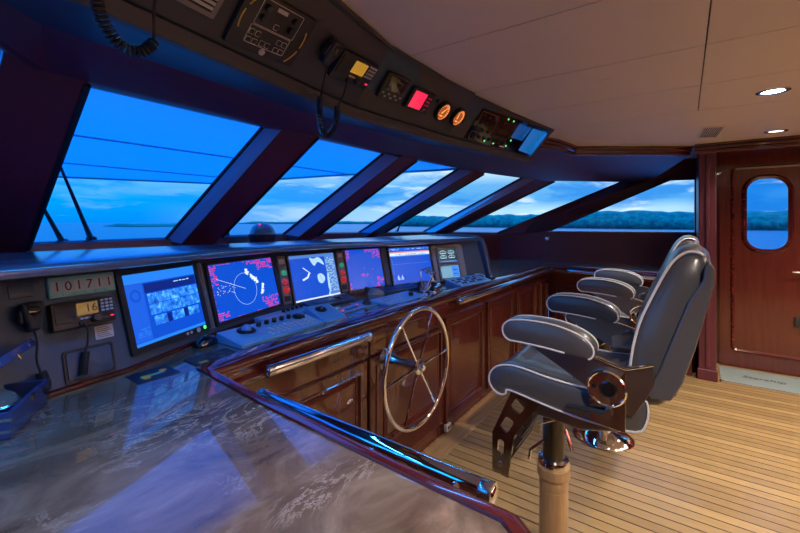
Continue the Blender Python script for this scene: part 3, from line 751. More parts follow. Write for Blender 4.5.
# ------------------------------------------------------------------ radio wing of the dash
F0 = fd(0)
def coil(pts, r, n_turn, wire, k=10):
    pts = smooth(pts, 12); L = [0]
    for a, b in zip(pts, pts[1:]): L.append(L[-1] + (b - a).length)
    tot = L[-1]; out = []; N = n_turn * k
    nrm = None; j = 0
    for i in range(N + 1):
        d = tot * i / N
        while j < len(L) - 2 and L[j + 1] < d: j += 1
        f = (d - L[j]) / max(L[j + 1] - L[j], 1e-9); p = pts[j].lerp(pts[j + 1], f); t = (pts[j + 1] - pts[j]).normalized()
        if nrm is None: nrm = t.orthogonal().normalized()
        nrm = (nrm - t * nrm.dot(t)).normalized(); bi = t.cross(nrm); a = 2 * math.pi * i / k
        out.append(p + nrm * r * math.cos(a) + bi * r * math.sin(a))
    return out
def radio(F, x0, x1, y0, y1, label, lcdm, txt=None, name='marine_radio'):
    w, h = x1 - x0, y1 - y0
    t = thing(name, label, 'radio', tuple(F @ V(((x0 + x1) / 2, y0, .004))))
    m = MB(F); m.rbox(x0, x1, y0, y1, .002, .030, .008, .005); m.build('body', panelblk, t)
    G = F @ TR(x0, y0, .030)
    m = MB(G); m.rbox(w * .04, w * .34, h * .22, h * .88, 0, .003, .004, .001)
    for k in range(6): m.box(w * .06, w * .32, h * (.28 + .1 * k), h * (.31 + .1 * k), .003, .0045)
    m.build('speaker_grille', softblk, t)
    m = MB(G); m.rbox(w * .37, w * .71, h * .42, h * .86, 0, .002, .002, .001); sc = m.build('lcd', lcdm, t)
    if txt: text(txt, G @ TR(w * .60, h * .64, .0022), h * .42, softblk, sc, 'channel_digits', .0002)
    for r_ in range(4):
        for c_ in range(3):
            m = MB(G); a, b = w * (.755 + .075 * c_), h * (.44 + .125 * r_); m.rbox(a, a + w * .055, b, b + h * .08, 0, .0035, .001, .0006); m.build('key', keyplate, t)
    m = MB(G); m.rbox(w * .90, w * .955, h * .20, h * .26, 0, .0035, .001, .0006); m.build('distress_key', redlight, t)
    for k in range(3): 
        m = MB(G); m.rbox(w * (.40 + .075 * k), w * (.455 + .075 * k), h * .26, h * .33, 0, .003, .001, .0006); m.build('key', keyplate, t)
    m = MB(G @ TR(w * .64, h * .24, 0)); m.lathe([(0, 0), (h * .17, 0), (h * .155, .016), (h * .13, .020), (0, .020)], 24); m.build('tuning_knob', softblk, t)
    m = MB(G); m.cyl(w * .42, h * .14, 0, .008, h * .09, 14); m.build('cord_socket', softblk, t)
    return t
radio(F0, .203, .371, .160, .244, 'black radio with orange screen reading 16 on the marble level dash', E_amberdim, '16')
# teal six-window number plaque
t = thing('number_plaque', 'teal plaque with six little number windows above the radio', 'plaque', tuple(F0 @ V((.30, .262, .004))))
m = MB(F0); m.rbox(.212, .391, .260, .322, .001, .012, .003); m.build('plate', teal, t)
for k, ch in enumerate('101711'):
    x = .2195 + .0282 * k
    m = MB(F0); m.box(x, x + .0235, .273, .308, .0115, .0125); w_ = m.build('number_window', mk('number_window_%d' % k, (.42, .50, .62), .3) if k == 0 else bpy.data.materials['number_window_0'], t, flat=True)
    text(ch, F0 @ TR(x + .0128, .2905, .0127), .040, gasket, w_, 'digit', .0003)
m = MB(F0)
for k in range(7): m.cyl(.2165 + .0284 * k, .2665, .0118, .0132, .0013, 8)
m.build('rivet', gasket, t)
m = MB(F0); m.rbox(.318, .371, .112, .154, .0005, .002, .004, .0005); lab = m.build('instruction_sticker', paper, None)
tag(lab, 'small white printed sticker on the dash under the radio keypad', 'sticker')
m = MB(F0)
for k in range(6): m.box(.323, .366 - (k % 3) * .006, .118 + k * .0058, .1205 + k * .0058, .002, .0023)
m.build('print_lines', mesh_grey, lab, flat=True)
t = thing('access_hatch', 'square dark hatch in the dash below the radio', 'hatch', tuple(F0 @ V((.295, .01, .004))))
m = MB(F0); m.holes(rrect(.226, .362, .004, .100, .010), [rrect(.232, .356, .010, .094, .008)], .001, .006); m.build('frame', gasket, t)
m = MB(F0); m.rbox(.2335, .3545, .0115, .0925, .001, .008, .008); m.build('cover', vinyl, t)
# hanging coil of the radio handset and the fist microphone on its clip
pts = [(.276, .172, .040), (.279, .150, .046), (.281, .115, .034), (.276, .085, .022)]
m = MB(F0); m.tube(smooth(pts, 6), .0028, 8)
m.tube(coil([(.276, .085, .022), (.270, .055, .020), (.264, .022, .018)], .0095, 16, .0026), .0026, 6)
tag(m.build('coiled_cord', rubber, None), 'black coiled cord hanging from the lower radio in front of the dash hatch', 'cord')
def handmic(F, label, s=1.0):
    t = thing('hand_microphone', label, 'microphone', tuple(F @ V((0, 0, 0))))
    prof = [(-.024, .045), (.024, .045), (.029, .030), (.027, .0), (.020, -.030), (.014, -.048), (-.014, -.048), (-.020, -.030), (-.027, 0), (-.029, .030)]
    q = [(p.x * s, p.y * s) for p in smooth([(p[0], p[1], 0) for p in prof], 4, True)]
    m = MB(F); m.prism(q[::-1], .018, .018 + .030 * s, .009); m.build('body', softblk, t, ang=60)
    m = MB(F); m.lathe([(0, .018 + .030 * s), (.017 * s, .018 + .030 * s), (.017 * s, .0205 + .030 * s), (.013 * s, .022 + .030 * s), (0, .022 + .030 * s)], 20, 0, .014 * s); m.build('speaker_disc', glossblk, t)
    m = MB(F); m.rbox(-.036 * s, -.028 * s, -.02 * s, .02 * s, .022, .040, .003); m.build('talk_key', softblk, t)
    m = MB(F); m.rbox(-.018, .018, -.02, .03, 0, .020, .004); m.build('hang_clip', panelblk, t)
    return t
handmic(F0 @ TR(.160, .218, .002), 'black fist microphone clipped to the dash at the far left edge of the radio', .85)
m = MB(F0); m.tube(smooth([(.160, .180, .03), (.162, .14, .035), (.158, .10, .03), (.163, .06, .03)], 6), .003, 8)
m.tube(coil([(.163, .06, .03), (.168, .03, .035), (.158, .015, .05), (.145, .018, .06)], .011, 14, .003), .003, 6)
tag(m.build('coiled_cord', rubber, None), 'black cord dropping from the dash microphone behind the navy box', 'cord')
m = MB(F0); m.rbox(.125, .180, .275, .312, .001, .004, .003); tag(m.build('blank_plate', vinyl, None), 'blank dark plate on the dash above the fist microphone', 'plate')

# ------------------------------------------------------------------ things lying on the marble
ZT = .9602
def flat_on(x, y, rz=0, z=ZT): return TR(x, y, z) @ RZ(rz)
# cards
t = thing('postcard', 'navy card with a bright yellow, green and orange picture on the marble', 'card', (.587, 1.39, ZT))
G = flat_on(.587, 1.390, -1)
m = MB(G); m.box(-.062, .062, -.052, .052, 0, .0015); m.build('sheet', navycard, t, flat=True)
m = MB(G); m.prism([(-.040, -.012), (-.036, .006), (.030, .004), (.034, -.008)], .0015, .0019); m.build('picture', mk('print_lime', (.35, .55, .06), .5), t, flat=True)
m = MB(G); m.prism(circ(-.026, -.020, .012, 14), .0019, .0022); m.prism(circ(.034, .014, .012, 14), .0019, .0022); m.build('picture', mk('print_orange', (.9, .35, .05), .5), t, flat=True)
m = MB(G); m.prism([(-.004, -.004), (.002, .004), (.028, .004), (.026, -.006)], .0019, .0022); m.build('picture', mk('print_turquoise', (.05, .45, .5), .5), t, flat=True)
t = thing('desk_pad', 'dark patterned pad with a small yellow tag beside the first computer mouse', 'pad', (.787, 1.395, ZT))
G = flat_on(.787, 1.396, -2)
m = MB(G); m.rbox(-.080, .080, -.050, .050, 0, .004, .006, .001); m.build('sheet', softblk, t)
m = MB(G); m.box(-.064, -.034, -.044, -.026, .004, .0045); m.build('tag', mk('tag_yellow', (.4, .35, .08), .5), t, flat=True)
m = MB(G)
for k in range(7): m.prism(circ(random.uniform(-.03, .07), random.uniform(-.03, .04), random.uniform(.006, .013), 8), .004, .0044 + k * .0001)
m.build('print', mk('print_slate', (.05, .08, .11), .5), t, flat=True)
def mouse(x, y, rz, label, mat=glossblk, s=1.0):
    t = thing('computer_mouse', label, 'mouse', (x, y, ZT))
    rows = []
    for f, wd, hh in ((-.056, .012, .010), (-.048, .027, .024), (-.025, .033, .036), (.0, .033, .038), (.03, .030, .030), (.050, .025, .019), (.058, .014, .009)):
        rows.append([(f * s, wd * s * math.cos(R(a)), max(0, hh * s * math.sin(R(a)) ** .8) if 0 < a < 180 else 0) for a in range(0, 181, 20)])
    m = MB(flat_on(x, y, rz)); m.loft(rows); m.build('shell', mat, t, ang=70)
    m = MB(flat_on(x, y, rz) @ TR(.038 * s, 0, .0225 * s) @ RX(90)); m.lathe([(0, -.004), (.008 * s, -.004), (.008 * s, .004), (0, .004)], 14); m.build('scroll_wheel', rubber, t)
    m = MB(flat_on(x, y, rz)); m.tube([(.012 * s, .006, .0375 * s), (.030 * s, .005, .031 * s), (.052 * s, .004, .019 * s)], .0012, 5); m.build('button_seam', rubber, t)
    return t
mouse(.855, 1.560, 20, 'large black computer mouse at the foot of the camera monitor')
mouse(1.775, 1.755, -75, 'dark computer mouse below the chart plotter', glossblk, .95)
mouse(2.12, 1.715, -40, 'blue grey mouse under the plain radar monitor', mk('mouse_steel', (.22, .28, .34), .25), 1.1)
# radar keyboards
def wedge(F, x0, x1, y0, y1, h0, h1, mat, t, name='body', b=.003):
    m = MB(F); m.add([(x0, y0, 0), (x1, y0, 0), (x1, y1, 0), (x0, y1, 0), (x0, y0, h0), (x1, y0, h0), (x1, y1, h1), (x0, y1, h1)], [(0, 3, 2, 1), (4, 5, 6, 7), (0, 1, 5, 4), (1, 2, 6, 5), (2, 3, 7, 6), (3, 0, 4, 7)])
    return m.build(name, mat, t, bevel=b)
def on_slope(F, y0, y1, h0, h1): 
    a = math.atan2(h1 - h0, y1 - y0); return F @ TR(0, y0, h0) @ Matrix.Rotation(a, 4, 'X')
t = thing('radar_keyboard', 'big blue grey radar keyboard with trackball and white keys, near the console edge', 'keyboard', (1.13, 1.46, ZT))
G = flat_on(1.13, 1.475, 2)
wedge(G, -.235, .215, -.085, .085, .016, .040, bluegrey, t); S = on_slope(G, -.085, .085, .016, .040)
m = MB(S @ TR(-.135, .115, 0)); m.lathe([(.038, 0), (.040, .004), (.034, .009), (.026, .010), (.024, .002), (0, .002)], 26); m.build('trackball_ring', panelblk, t)
m = MB(S @ TR(-.135, .115, .004)); m.ball(0, 0, .002, .023, 18); m.build('trackball', mk('trackball_blue', (.12, .35, .75), .08, 0, .8), t)
for k in range(5):
    m = MB(S @ TR(-.06 + .042 * k, .135, 0)); m.lathe([(.011, 0), (.011, .014), (.009, .017), (0, .017)], 14); m.build('knob', panelblk, t)
m = MB(S @ TR(.155, .118, 0)); m.lathe([(.030, 0), (.030, .008), (.024, .012), (0, .012)], 22); m.build('jog_dial', panelblk, t)
for r_ in range(4):
    for c_ in range(10):
        if (r_, c_) in ((0, 4), (0, 5), (3, 0), (3, 9), (2, 0)): continue
        m = MB(S); x = -.075 + c_ * .0275; y = .020 + r_ * .021; m.rbox(x, x + .016, y, y + .009, 0, .003, .002, .0008); m.build('key', keyplate, t)
m = MB(S); m.rbox(-.228, -.09, .012, .085, -.001, .0015, .004, .0005); m.build('palm_rest', bluegrey, t)
# raised trackball cheek at the right of the keyboard
t = thing('trackball_pod', 'wedge shaped blue pod with a dark thumb dial, right of the big radar keyboard', 'control', (1.42, 1.49, ZT))
G = flat_on(1.435, 1.50, -8)
wedge(G, -.06, .075, -.10, .08, .010, .055, bluegrey, t, 'body', .006); S = on_slope(G, -.10, .08, .010, .055)
m = MB(S @ TR(0, .125, 0)); m.lathe([(.030, 0), (.031, .004), (.022, .009), (.018, .003), (0, .003)], 22); m.build('dial', panelblk, t)
m = MB(S @ TR(0, .125, .003)); m.ball(0, 0, 0, .016, 14); m.build('ball', glossblk, t)
m = MB(S); m.tube([(.073, .02, .002), (.073, .17, .002)], .003, 6); m.build('edge_strip', white, t)
t = thing('knob_panel', 'long low blue panel with a row of black knobs below the round radar', 'control panel', (1.37, 1.70, ZT))
G = flat_on(1.375, 1.705, 9)
wedge(G, -.19, .15, -.045, .045, .012, .022, bluegrey, t)
for k in range(5):
    m = MB(G @ TR(-.02 + .034 * k, .01, .017)); m.lathe([(.010, 0), (.010, .016), (.008, .019), (0, .019)], 14); m.build('knob', panelblk, t)
for k in range(6):
    m = MB(G); m.rbox(-.17 + .022 * k, -.158 + .022 * k, -.02, -.008, .012, .019, .002, .001); m.build('key', keyplate, t)
# slim shelves below the plotters
for (x, y, rz, w_, lab) in ((1.71, 1.735, 0, .36, 'slim dark keyboard drawer directly under the chart plotter'), (2.36, 1.66, -13, .40, 'slim dark keyboard drawer under the depth sounder')):
    t = thing('keyboard_drawer', lab, 'keyboard', (x, y, ZT)); G = flat_on(x, y, rz)
    wedge(G, -w_ / 2, w_ / 2, -.055, .055, .014, .034, vinyl, t, 'case', .004); S = on_slope(G, -.055, .055, .014, .034)
    m = MB(S); m.rbox(-w_ * .36, w_ * .30, .03, .075, -.001, .002, .012, .001); m.build('pressed_panel', mk('deep_blue_panel', (.02, .06, .20), .3), t)
    m = MB(S); m.box(w_ * .28, w_ * .48, .092, .100, .0, .002); m.build('edge_light', keyplate, t)
t = thing('button_panel', 'small flat panel with two red lights in front of the chart plotter', 'control panel', (1.66, 1.51, ZT))
G = flat_on(1.665, 1.525, 3); wedge(G, -.10, .11, -.045, .045, .008, .012, bluegrey, t)
for k in range(2):
    m = MB(G); m.cyl(-.085 + .165 * k, .015 - .03 * (1 - k), .009, .0135, .007, 12); m.build('red_light', redlight, t)
for k in range(4):
    m = MB(G); m.rbox(-.05 + .026 * k, -.034 + .026 * k, -.02, -.006, .009, .0125, .002, .0008); m.build('key', panelblk, t)
t = thing('joystick', 'black joystick on its base in front of the plain radar', 'joystick', (1.80, 1.515, ZT))
G = flat_on(1.80, 1.52, 0)
m = MB(G); m.rbox(-.055, .055, -.045, .045, 0, .008, .008); m.build('base', bluegrey, t)
m = MB(G); m.lathe([(0, .008), (.028, .008), (.026, .018), (.018, .026), (.012, .038), (.008, .042), (.006, .075), (.012, .082), (.015, .094), (.012, .106), (0, .110)], 20); m.build('stick', softblk, t)
m = MB(G); m.cyl(.045, .030, .008, .014, .007, 12); m.build('red_light', redlight, t)
t = thing('autopilot_panel', 'blue flat panel with one black knob near the console edge, before the throttles', 'control panel', (2.05, 1.47, ZT))
G = flat_on(2.06, 1.475, 0); wedge(G, -.215, .20, -.085, .075, .010, .020, bluegrey, t); S = on_slope(G, -.085, .075, .010, .020)
m = MB(S @ TR(.10, .06, 0)); m.lathe([(.016, 0), (.016, .018), (.013, .022), (0, .022)], 18); m.build('knob', panelblk, t)
for k in range(10):
    m = MB(S); x, y = -.18 + .045 * (k % 5), .04 + .05 * (k // 5); m.rbox(x, x + .022, y, y + .010, 0, .003, .002, .0008); m.build('key', keyplate, t)
t = thing('trim_lever', 'short black lever between the blue autopilot panel and the throttles', 'lever', (2.30, 1.475, ZT))
G = flat_on(2.295, 1.475, 0); m = MB(G); m.lathe([(0, 0), (.032, 0), (.026, .014), (.012, .022), (.008, .05), (.013, .058), (.013, .072), (0, .078)], 20); m.build('stick', softblk, t)
# chrome throttles
t = thing('throttle', 'chrome twin throttle levers on a chrome base beside the depth sounder', 'throttle', (2.46, 1.46, ZT))
G = flat_on(2.46, 1.465, 0)
m = MB(G); m.rbox(-.10, .085, -.075, .075, 0, .016, .02, .005); m.build('base_plate', railchrome, t)
m = MB(G @ fr((-.075, 0, .014), (0, 1, 0), (0, 0, 1), (1, 0, 0))); m.prism([(p[0], max(p[1], 0)) for p in circ(0, .004, .058, 30) if p[1] >= -.004], 0, .115, .01); m.build('quadrant', chrome, t, ang=40)
for k, (x, tilt) in enumerate(((-.088, 25), (.055, -35))):
    H = G @ TR(x, 0, .02) @ RX(tilt)
    m = MB(H); m.tube([(0, 0, 0), (0, 0, .06), (0, 0, .125)], [.010, .008, .007], 10); l_ = m.build('lever', railchrome, t)
    m = MB(H @ TR(0, 0, .13) @ RY(90)); m.lathe([(0, -.028), (.012, -.024), (.015, 0), (.012, .024), (0, .028)], 16); m.build('grip', softblk if k == 9 else railchrome, l_)
m = MB(G); m.tube(smooth([(-.10, .02, .015), (-.095, .04, .13), (-.075, .045, .15), (.045, .045, .155), (.06, .045, .14), (.065, .02, .015)], 5), .006, 10); m.build('guard_rail', railchrome, t)
t = thing('switch_keyboard', 'blue keyboard of dark switches with a white rail at the right end of the console', 'keyboard', (2.93, 1.41, ZT))
G = flat_on(2.93, 1.405, -8); wedge(G, -.22, .22, -.075, .075, .012, .045, bluegrey, t); S = on_slope(G, -.075, .075, .012, .045)
for r_ in range(3):
    for c_ in range(9):
        m = MB(S); x, y = -.19 + c_ * .036, .03 + r_ * .035; m.rbox(x, x + .022, y, y + .016, 0, .005, .003, .001); m.build('key', panelblk if (r_ + c_) % 3 else keyplate, t)
m = MB(S); m.tube(smooth([(.15, .02, .004), (.19, .06, .018), (.20, .10, .018), (.19, .15, .004)], 5), .004, 8); m.build('guard_rail', white, t)
t = thing('bell_push', 'small chrome bell push on a dark block at the foot of the dash cheek', 'button', (3.20, 1.345, ZT))
G = flat_on(3.23, 1.345, 0); m = MB(G); m.rbox(-.035, .05, -.022, .022, 0, .020, .006); m.build('block', softblk, t)
m = MB(G); m.lathe([(0, .02), (.012, .02), (.012, .03), (.008, .036), (0, .037)], 16); m.build('button', chrome, t)

# navy chest with a gimballed compass
BA, BB = V((.226, 1.234)), V((.335, 1.42)); bu = (BB - BA).normalized(); bl = V((-bu.y, bu.x)); BL_ = (BB - BA).length
BF = fr((BA.x, BA.y, ZT), (bu.x, bu.y, 0), (bl.x, bl.y, 0), (0, 0, 1))       # x along the visible side, y away to the left
t = thing('compass_box', 'navy lacquered wooden box with silver corner bands, its lid ajar', 'box', tuple(BF @ V((.1, .1, 0))))
W_, H_ = .19, .062
m = MB(BF); m.holes([(0, 0), (BL_, 0), (BL_, W_), (0, W_)], [[(.010, .010), (BL_ - .010, .010), (BL_ - .010, W_ - .010), (.010, W_ - .010)]], .004, H_); m.box(.004, BL_ - .004, .004, W_ - .004, 0, .008); m.build('box_body', navy, t, bevel=.0015)
for cx, cy in ((0, 0), (BL_, 0), (0, W_), (BL_, W_)):
    for z in (.016, .042):
        sx = 1 if cx == 0 else -1; sy = 1 if cy == 0 else -1
        m = MB(BF); m.box(min(cx - .0012 * sx, cx + .026 * sx), max(cx - .0012 * sx, cx + .026 * sx), min(cy - .0012 * sy, cy + .001 * sy), max(cy - .0012 * sy, cy + .001 * sy), z, z + .007)
        m.box(min(cx - .0012 * sx, cx + .001 * sx), max(cx - .0012 * sx, cx + .001 * sx), min(cy - .0012 * sy, cy + .05 * sy), max(cy - .0012 * sy, cy + .05 * sy), z, z + .007)
        m.build('corner_band', steel, t)
m = MB(BF); m.rbox(BL_ * .52 - .008, BL_ * .52 + .008, -.003, .001, H_ - .016, H_ - .002, .003, .001); m.build('clasp', brass, t)
LF = BF @ TR(0, W_, H_ + .001) @ RX(-30)
m = MB(LF); m.box(0, BL_, -W_, 0, 0, .022); lid = m.build('lid', navy, t, bevel=.002)
m = MB(LF)
for x in (0, BL_ - .03): m.box(x - .001, x + .031, -W_ - .0012, -W_ + .001, .007, .014)
m.build('corner_band', steel, lid)
m = MB(LF); m.rbox(BL_ * .52 - .007, BL_ * .52 + .007, -W_ - .003, -W_ + .001, -.008, .006, .002, .001); m.build('clasp_hook', brass, lid)
t = thing('boxed_compass', 'round glass compass bowl lying inside the open navy box', 'compass', tuple(BF @ V((.10, .085, .01))))
G = BF @ TR(.105, .085, .012)
m = MB(G); m.lathe([(0, 0), (.045, .0), (.062, .02), (.066, .038), (.062, .042), (.056, .038), (0, .034)], 32); m.build('bowl', steel, t)
m = MB(G); m.lathe([(0, .036), (.052, .036), (.052, .038), (0, .038)], 32); card = m.build('compass_card', softblk, t)
m = MB(G)
for k in range(16): 
    a = R(22.5 * k); m.tube([(.036 * math.cos(a), .036 * math.sin(a), .0385), (.048 * math.cos(a), .048 * math.sin(a), .0385)], .0014, 4)
m.holes(circ(0, 0, .030, 28), [circ(0, 0, .027, 28)], .038, .039); m.build('card_marks', white, card)
m = MB(G); m.lathe([(.058, .040), (.052, .052), (.035, .062), (0, .066), (0, .0645), (.034, .0605), (.051, .0505), (.056, .040)], 32); m.build('dome', bowl, t)

# dome compass on the ledge behind the brow
t = thing('dome_compass', 'dark steering compass with a clear dome on the ledge under the second window', 'compass', (1.69, 2.35, 1.30))
G = TR(1.69, 2.36, 1.31)
m = MB(TR(1.30, 2.34, 1.30)); m.box(-1.3, 2.2, -.3, .24, -.012, .0); led = m.build('trim_14', vinyl); struct(led)
m = MB(G); m.lathe([(0, -.01), (.085, -.01), (.088, .03), (.094, .04), (.094, .055), (.086, .06), (0, .06)], 32); m.build('base', panelblk, t)
m = MB(G); m.lathe([(.084, .058), (.080, .085), (.066, .110), (.040, .128), (0, .135), (0, .133), (.039, .126), (.064, .108), (.078, .084), (.082, .058)], 32); m.build('dome', bowl, t)
m = MB(G); m.ball(0, 0, .07, .062, 20); m.build('card_ball', glossblk, t)
m = MB(G); m.ball(-.045, -.03, .122, .008, 10); m.build('lamp', redlight, t)

# ------------------------------------------------------------------ overhead console
BLUE_FILL = 2.2
FT = [(-.50, .655), (1.29, .963), (2.05, .963), (3.24, .837)]
FB = [(-.50, .893), (1.30, 1.170), (2.05, 1.120), (3.12, .970)]
def ff(i):
    a, b = V((*FB[i], 1.95)), V((*FB[i + 1], 1.95)); t0, t1 = V((*FT[i], CZ)), V((*FT[i + 1], CZ))
    u = (b - a).normalized(); mm = (t0 + t1 - a - b) / 2; v = (mm - u * mm.dot(u)).normalized()
    return fr(a, u, v, u.cross(v))
oc = thing('overhead_console', 'dark overhead instrument console along the ceiling above the windshield', 'console', (1.5, 1.2, 1.92))
m = MB(); rows = []
rear = [(-.50, 1.35), (1.30, 1.60), (2.05, 1.58), (3.02, 1.36)]
for k in range(4):
    t, b, r_ = FT[k], FB[k], rear[k]
    tt = (t[0], t[1] + .012); bb = (b[0], b[1] + .012)
    rows.append([(*tt, CZ - .001), (*bb, 1.945), (bb[0], bb[1] + .015, 1.935), (r_[0], r_[1], 2.0), (r_[0], r_[1], CZ - .001)])
m.loft(rows); m.build('casing', vinyl, oc, ang=20)
for i in range(3):
    G = ff(i); h = (V((*FT[i], CZ)) - V((*FB[i], 1.95))).length
    L0 = (G.inverted() @ V((*FB[i + 1], 1.95))).x; a = (G.inverted() @ V((*FT[i], CZ))).x; b = (G.inverted() @ V((*FT[i + 1], CZ))).x
    hh = .288 if i == 0 else .288
    f = .955
    m = MB(G); m.prism([(.0015, .004), (L0 - .0015, .004), (L0 + (b - L0) * f - .0015, hh * f), (a * f + .0015, hh * f)], -.008, .0, .0015); m.build('fascia_panel', overmat, oc)
# roll at the ceiling and the lower edge band
m = MB(); m.tube([(p[0], p[1] + .004, CZ - .008) for p in FT], .008, 8); m.build('ceiling_bead', overmat, oc)
m = MB(); rows = []
for b in FB: rows.append([(b[0], b[1] + .006, 1.944), (b[0], b[1] - .004, 1.944), (b[0], b[1] + .004, 1.918), (b[0], b[1] + .016, 1.908), (b[0], b[1] + .05, 1.914), (b[0], b[1] + .05, 1.944)])
m.loft(rows); m.build('lower_band', overmat, oc, ang=40)

fill_mat = emis('blue_fill_glow', (.03, .30, 1.0), 2.0)  # blue strips added behind the lip as fill for dash and counter
for i in (0, 2):
    a, b = V((*FB[i], 0)), V((*FB[i + 1], 0)); d = (b - a).normalized(); nn = V((-d.y, d.x, 0))
    p, q = a + nn * .072 + d * .02, b + nn * .072 - d * (.14 if i == 0 else .02); L_ = (q - p).length
    m = MB(fr((p.x, p.y, 1.9345), d, nn, (0, 0, 1))); m.box(0, L_, -.010, .010, 0, .010); m.build('blue_fill_strip', fill_mat, oc, flat=True)
    A = bpy.data.lights.new('blue_fill_strip', 'AREA'); A.shape = 'RECTANGLE'; A.size = L_; A.size_y = .02; A.energy = BLUE_FILL * L_; A.color = (.04, .32, 1.0)
    o = bpy.data.objects.new('blue_fill_strip', A); C.objects.link(o)
    c = (p + q) / 2; o.matrix_world = fr((c.x, c.y, 1.932), d, -nn, (0, 0, 1))
O0, O1, O2 = ff(0), ff(1), ff(2)
S0 = .5 * math.hypot(1, .1539)   # facet 0 now starts .5 m further to port
O0 = O0 @ TR(.506, 0, 0)
t = thing('air_grille', 'pale slotted air grille in the overhead console above the first window', 'vent', tuple(O0 @ V((.50, .12, 0))))
m = MB(O0); m.holes(rrect(.30, .575, .055, .21, .006), [rrect(.315, .562, .068, .198, .003)], 0, .006); m.build('frame', mesh_grey, t)
for k in range(9):
    m = MB(O0); y = .074 + k * .0138; m.box(.315, .562, y, y + .008, .0005, .005); m.build('slat', keyplate, t)
m = MB(O0); m.box(.315, .562, .068, .198, .0, .0008); m.build('recess', gasket, t)
# steering and thruster panel: rotated a touch with the photo
G = O0 @ TR(.745, .112, .001) @ RZ(4)
t = thing('thruster_controls', 'large black overhead panel with white outlined buttons and yellow arcs', 'control panel', tuple(G @ V((0, 0, 0))))
m = MB(G); m.rbox(-.128, .128, -.086, .086, 0, .016, .006, .003); m.build('plate', softblk, t)
def outline(m, x0, x1, y0, y1, r=.005, w=.0016, z=.016):
    m.holes(rrect(x0, x1, y0, y1, r), [rrect(x0 + w, x1 - w, y0 + w, y1 - w, max(r - w, .001))], z, z + .0006)
m = MB(G); outline(m, -.075, .075, -.004, .075); outline(m, -.078, .070, -.062, -.006); m.build('white_outline', white, t, flat=True)
bx = [(-.066, -.027), (-.044, -.027), (-.066, -.052), (-.044, -.052), (-.018, -.049), (.002, -.049), (.036, -.027), (.056, -.027), (.036, -.052), (.056, -.052), (.0, .012)]
for x, y in bx:
    m = MB(G); m.rbox(x - .007, x + .007, y - .007, y + .007, .015, .0185, .002, .0008); b_ = m.build('button', panelblk, t)
    m = MB(G); outline(m, x - .0085, x + .0085, y - .0085, y + .0085, .003, .0016, .0160); m.build('button_outline', white, b_, flat=True)
for x, y in ((-.055, .052), (-.055, .022), (.050, .052), (.050, .022)):
    m = MB(G @ TR(x, y, .016)); m.lathe([(.011, 0), (.010, .010), (.008, .012), (0, .012)], 16); m.build('knob', panelblk, t)
m = MB(G)
for a0, a1 in ((140, 163), (168, 196), (-8, 20), (-42, -12)):
    m.tube([(.116 * math.cos(R(a)), .112 * math.sin(R(a)), .0165) for a in range(a0, a1 + 1, 4)], .0026, 5)
m.build('yellow_arc', yellow, t)
m = MB(G); m.rbox(-.022, .016, .054, .066, .016, .0166, .002, .0002); m.build('maker_plate', keyplate, t)
m = MB(G @ TR(-.004, -.073, .016)); m.lathe([(.011, 0), (.010, .004), (.004, .006), (0, .006)], 16); m.build('badge', keyplate, t)
# overhead hand mic, radio and cords
handmic(O0 @ TR(.975, .152, .002) @ RZ(-4), 'black fist microphone hanging on the overhead console beside the amber screened radio', .95)
radio(O0 @ TR(.985, -.015, 0) @ RZ(5), .06, .285, .082, .195, 'black overhead radio with a glowing amber screen above the second window', E_amber)
pa = O0 @ V((.985, .110, .04)); pb = O0 @ V((1.12, .10, .04))
pts = smooth([pa, pa + V((0, .02, -.06)), pa + V((-.005, .03, -.11))], 8)
m = MB(); m.tube(pts, .003, 8)
low = pa + V((.055, .075, -.225))
q = [pa + V((-.005, .03, -.11)), pa + V((.0, .04, -.17)), pa + V((.03, .055, -.222)), pa + V((.065, .06, -.225)), pa + V((.095, .055, -.18)), pb + V((-.015, .04, -.10))]
m.tube(coil(q, .0095, 36, .003, 8), .0030, 5); m.tube(smooth([q[-1], pb + V((-.005, .02, -.06)), pb], 8), .003, 8)
tag(m.build('coiled_cord', rubber, None, ang=80), 'black coiled cord looping below the overhead fist microphone and radio', 'cord')
p0 = O0 @ V((.245, .26, .03)); p1 = O0 @ V((.385, .20, .03))
P_ = [V((.275, .82, 2.10)), V((.288, .92, 1.96)), V((.298, .95, 1.89)), V((.315, .955, 1.845)), V((.345, .955, 1.815)), V((.378, .955, 1.817)), V((.405, .955, 1.846))]
m = MB(); m.tube(coil(P_, .0105, 44, .003, 8), .0034, 5); m.tube(smooth([P_[-1], V((.402, .945, 1.93)), V((.398, .88, 2.05)), V((.396, .835, 2.10))], 8), .0034, 8)
tag(m.build('coiled_cord', rubber, None, ang=80), 'thick black coiled cord hanging from the overhead console above the first window', 'cord')
# small screens and gauges
def head_unit(x0, x1, y0, y1, F, label, scr, name, sx0, sx1, sy0, sy1, keys):
    t = thing(name, label, 'display', tuple(F @ V(((x0 + x1) / 2, y0, 0)))); w, h = x1 - x0, y1 - y0
    m = MB(F); m.rbox(x0, x1, y0, y1, .001, .022, .008, .005); m.build('housing', softblk, t)
    m = MB(F); m.rbox(x0 + w * sx0, x0 + w * sx1, y0 + h * sy0, y0 + h * sy1, .021, .0235, .003, .0008); s = m.build('screen', scr, t)
    for kx, ky in keys:
        m = MB(F); a, b = x0 + w * kx, y0 + h * ky; m.rbox(a - .006, a + .006, b - .004, b + .004, .021, .0245, .002, .0008); m.build('key', keyplate if scr is glossblk else E_dkred, t)
    return t, s
head_unit(.072, .222, .080, .200, O1, 'small overhead unit with an unlit black screen', glossblk, 'navigation_display', .12, .88, .38, .92, [(.12 + .13 * k, .25 - .12 * (k % 2)) for k in range(7)])
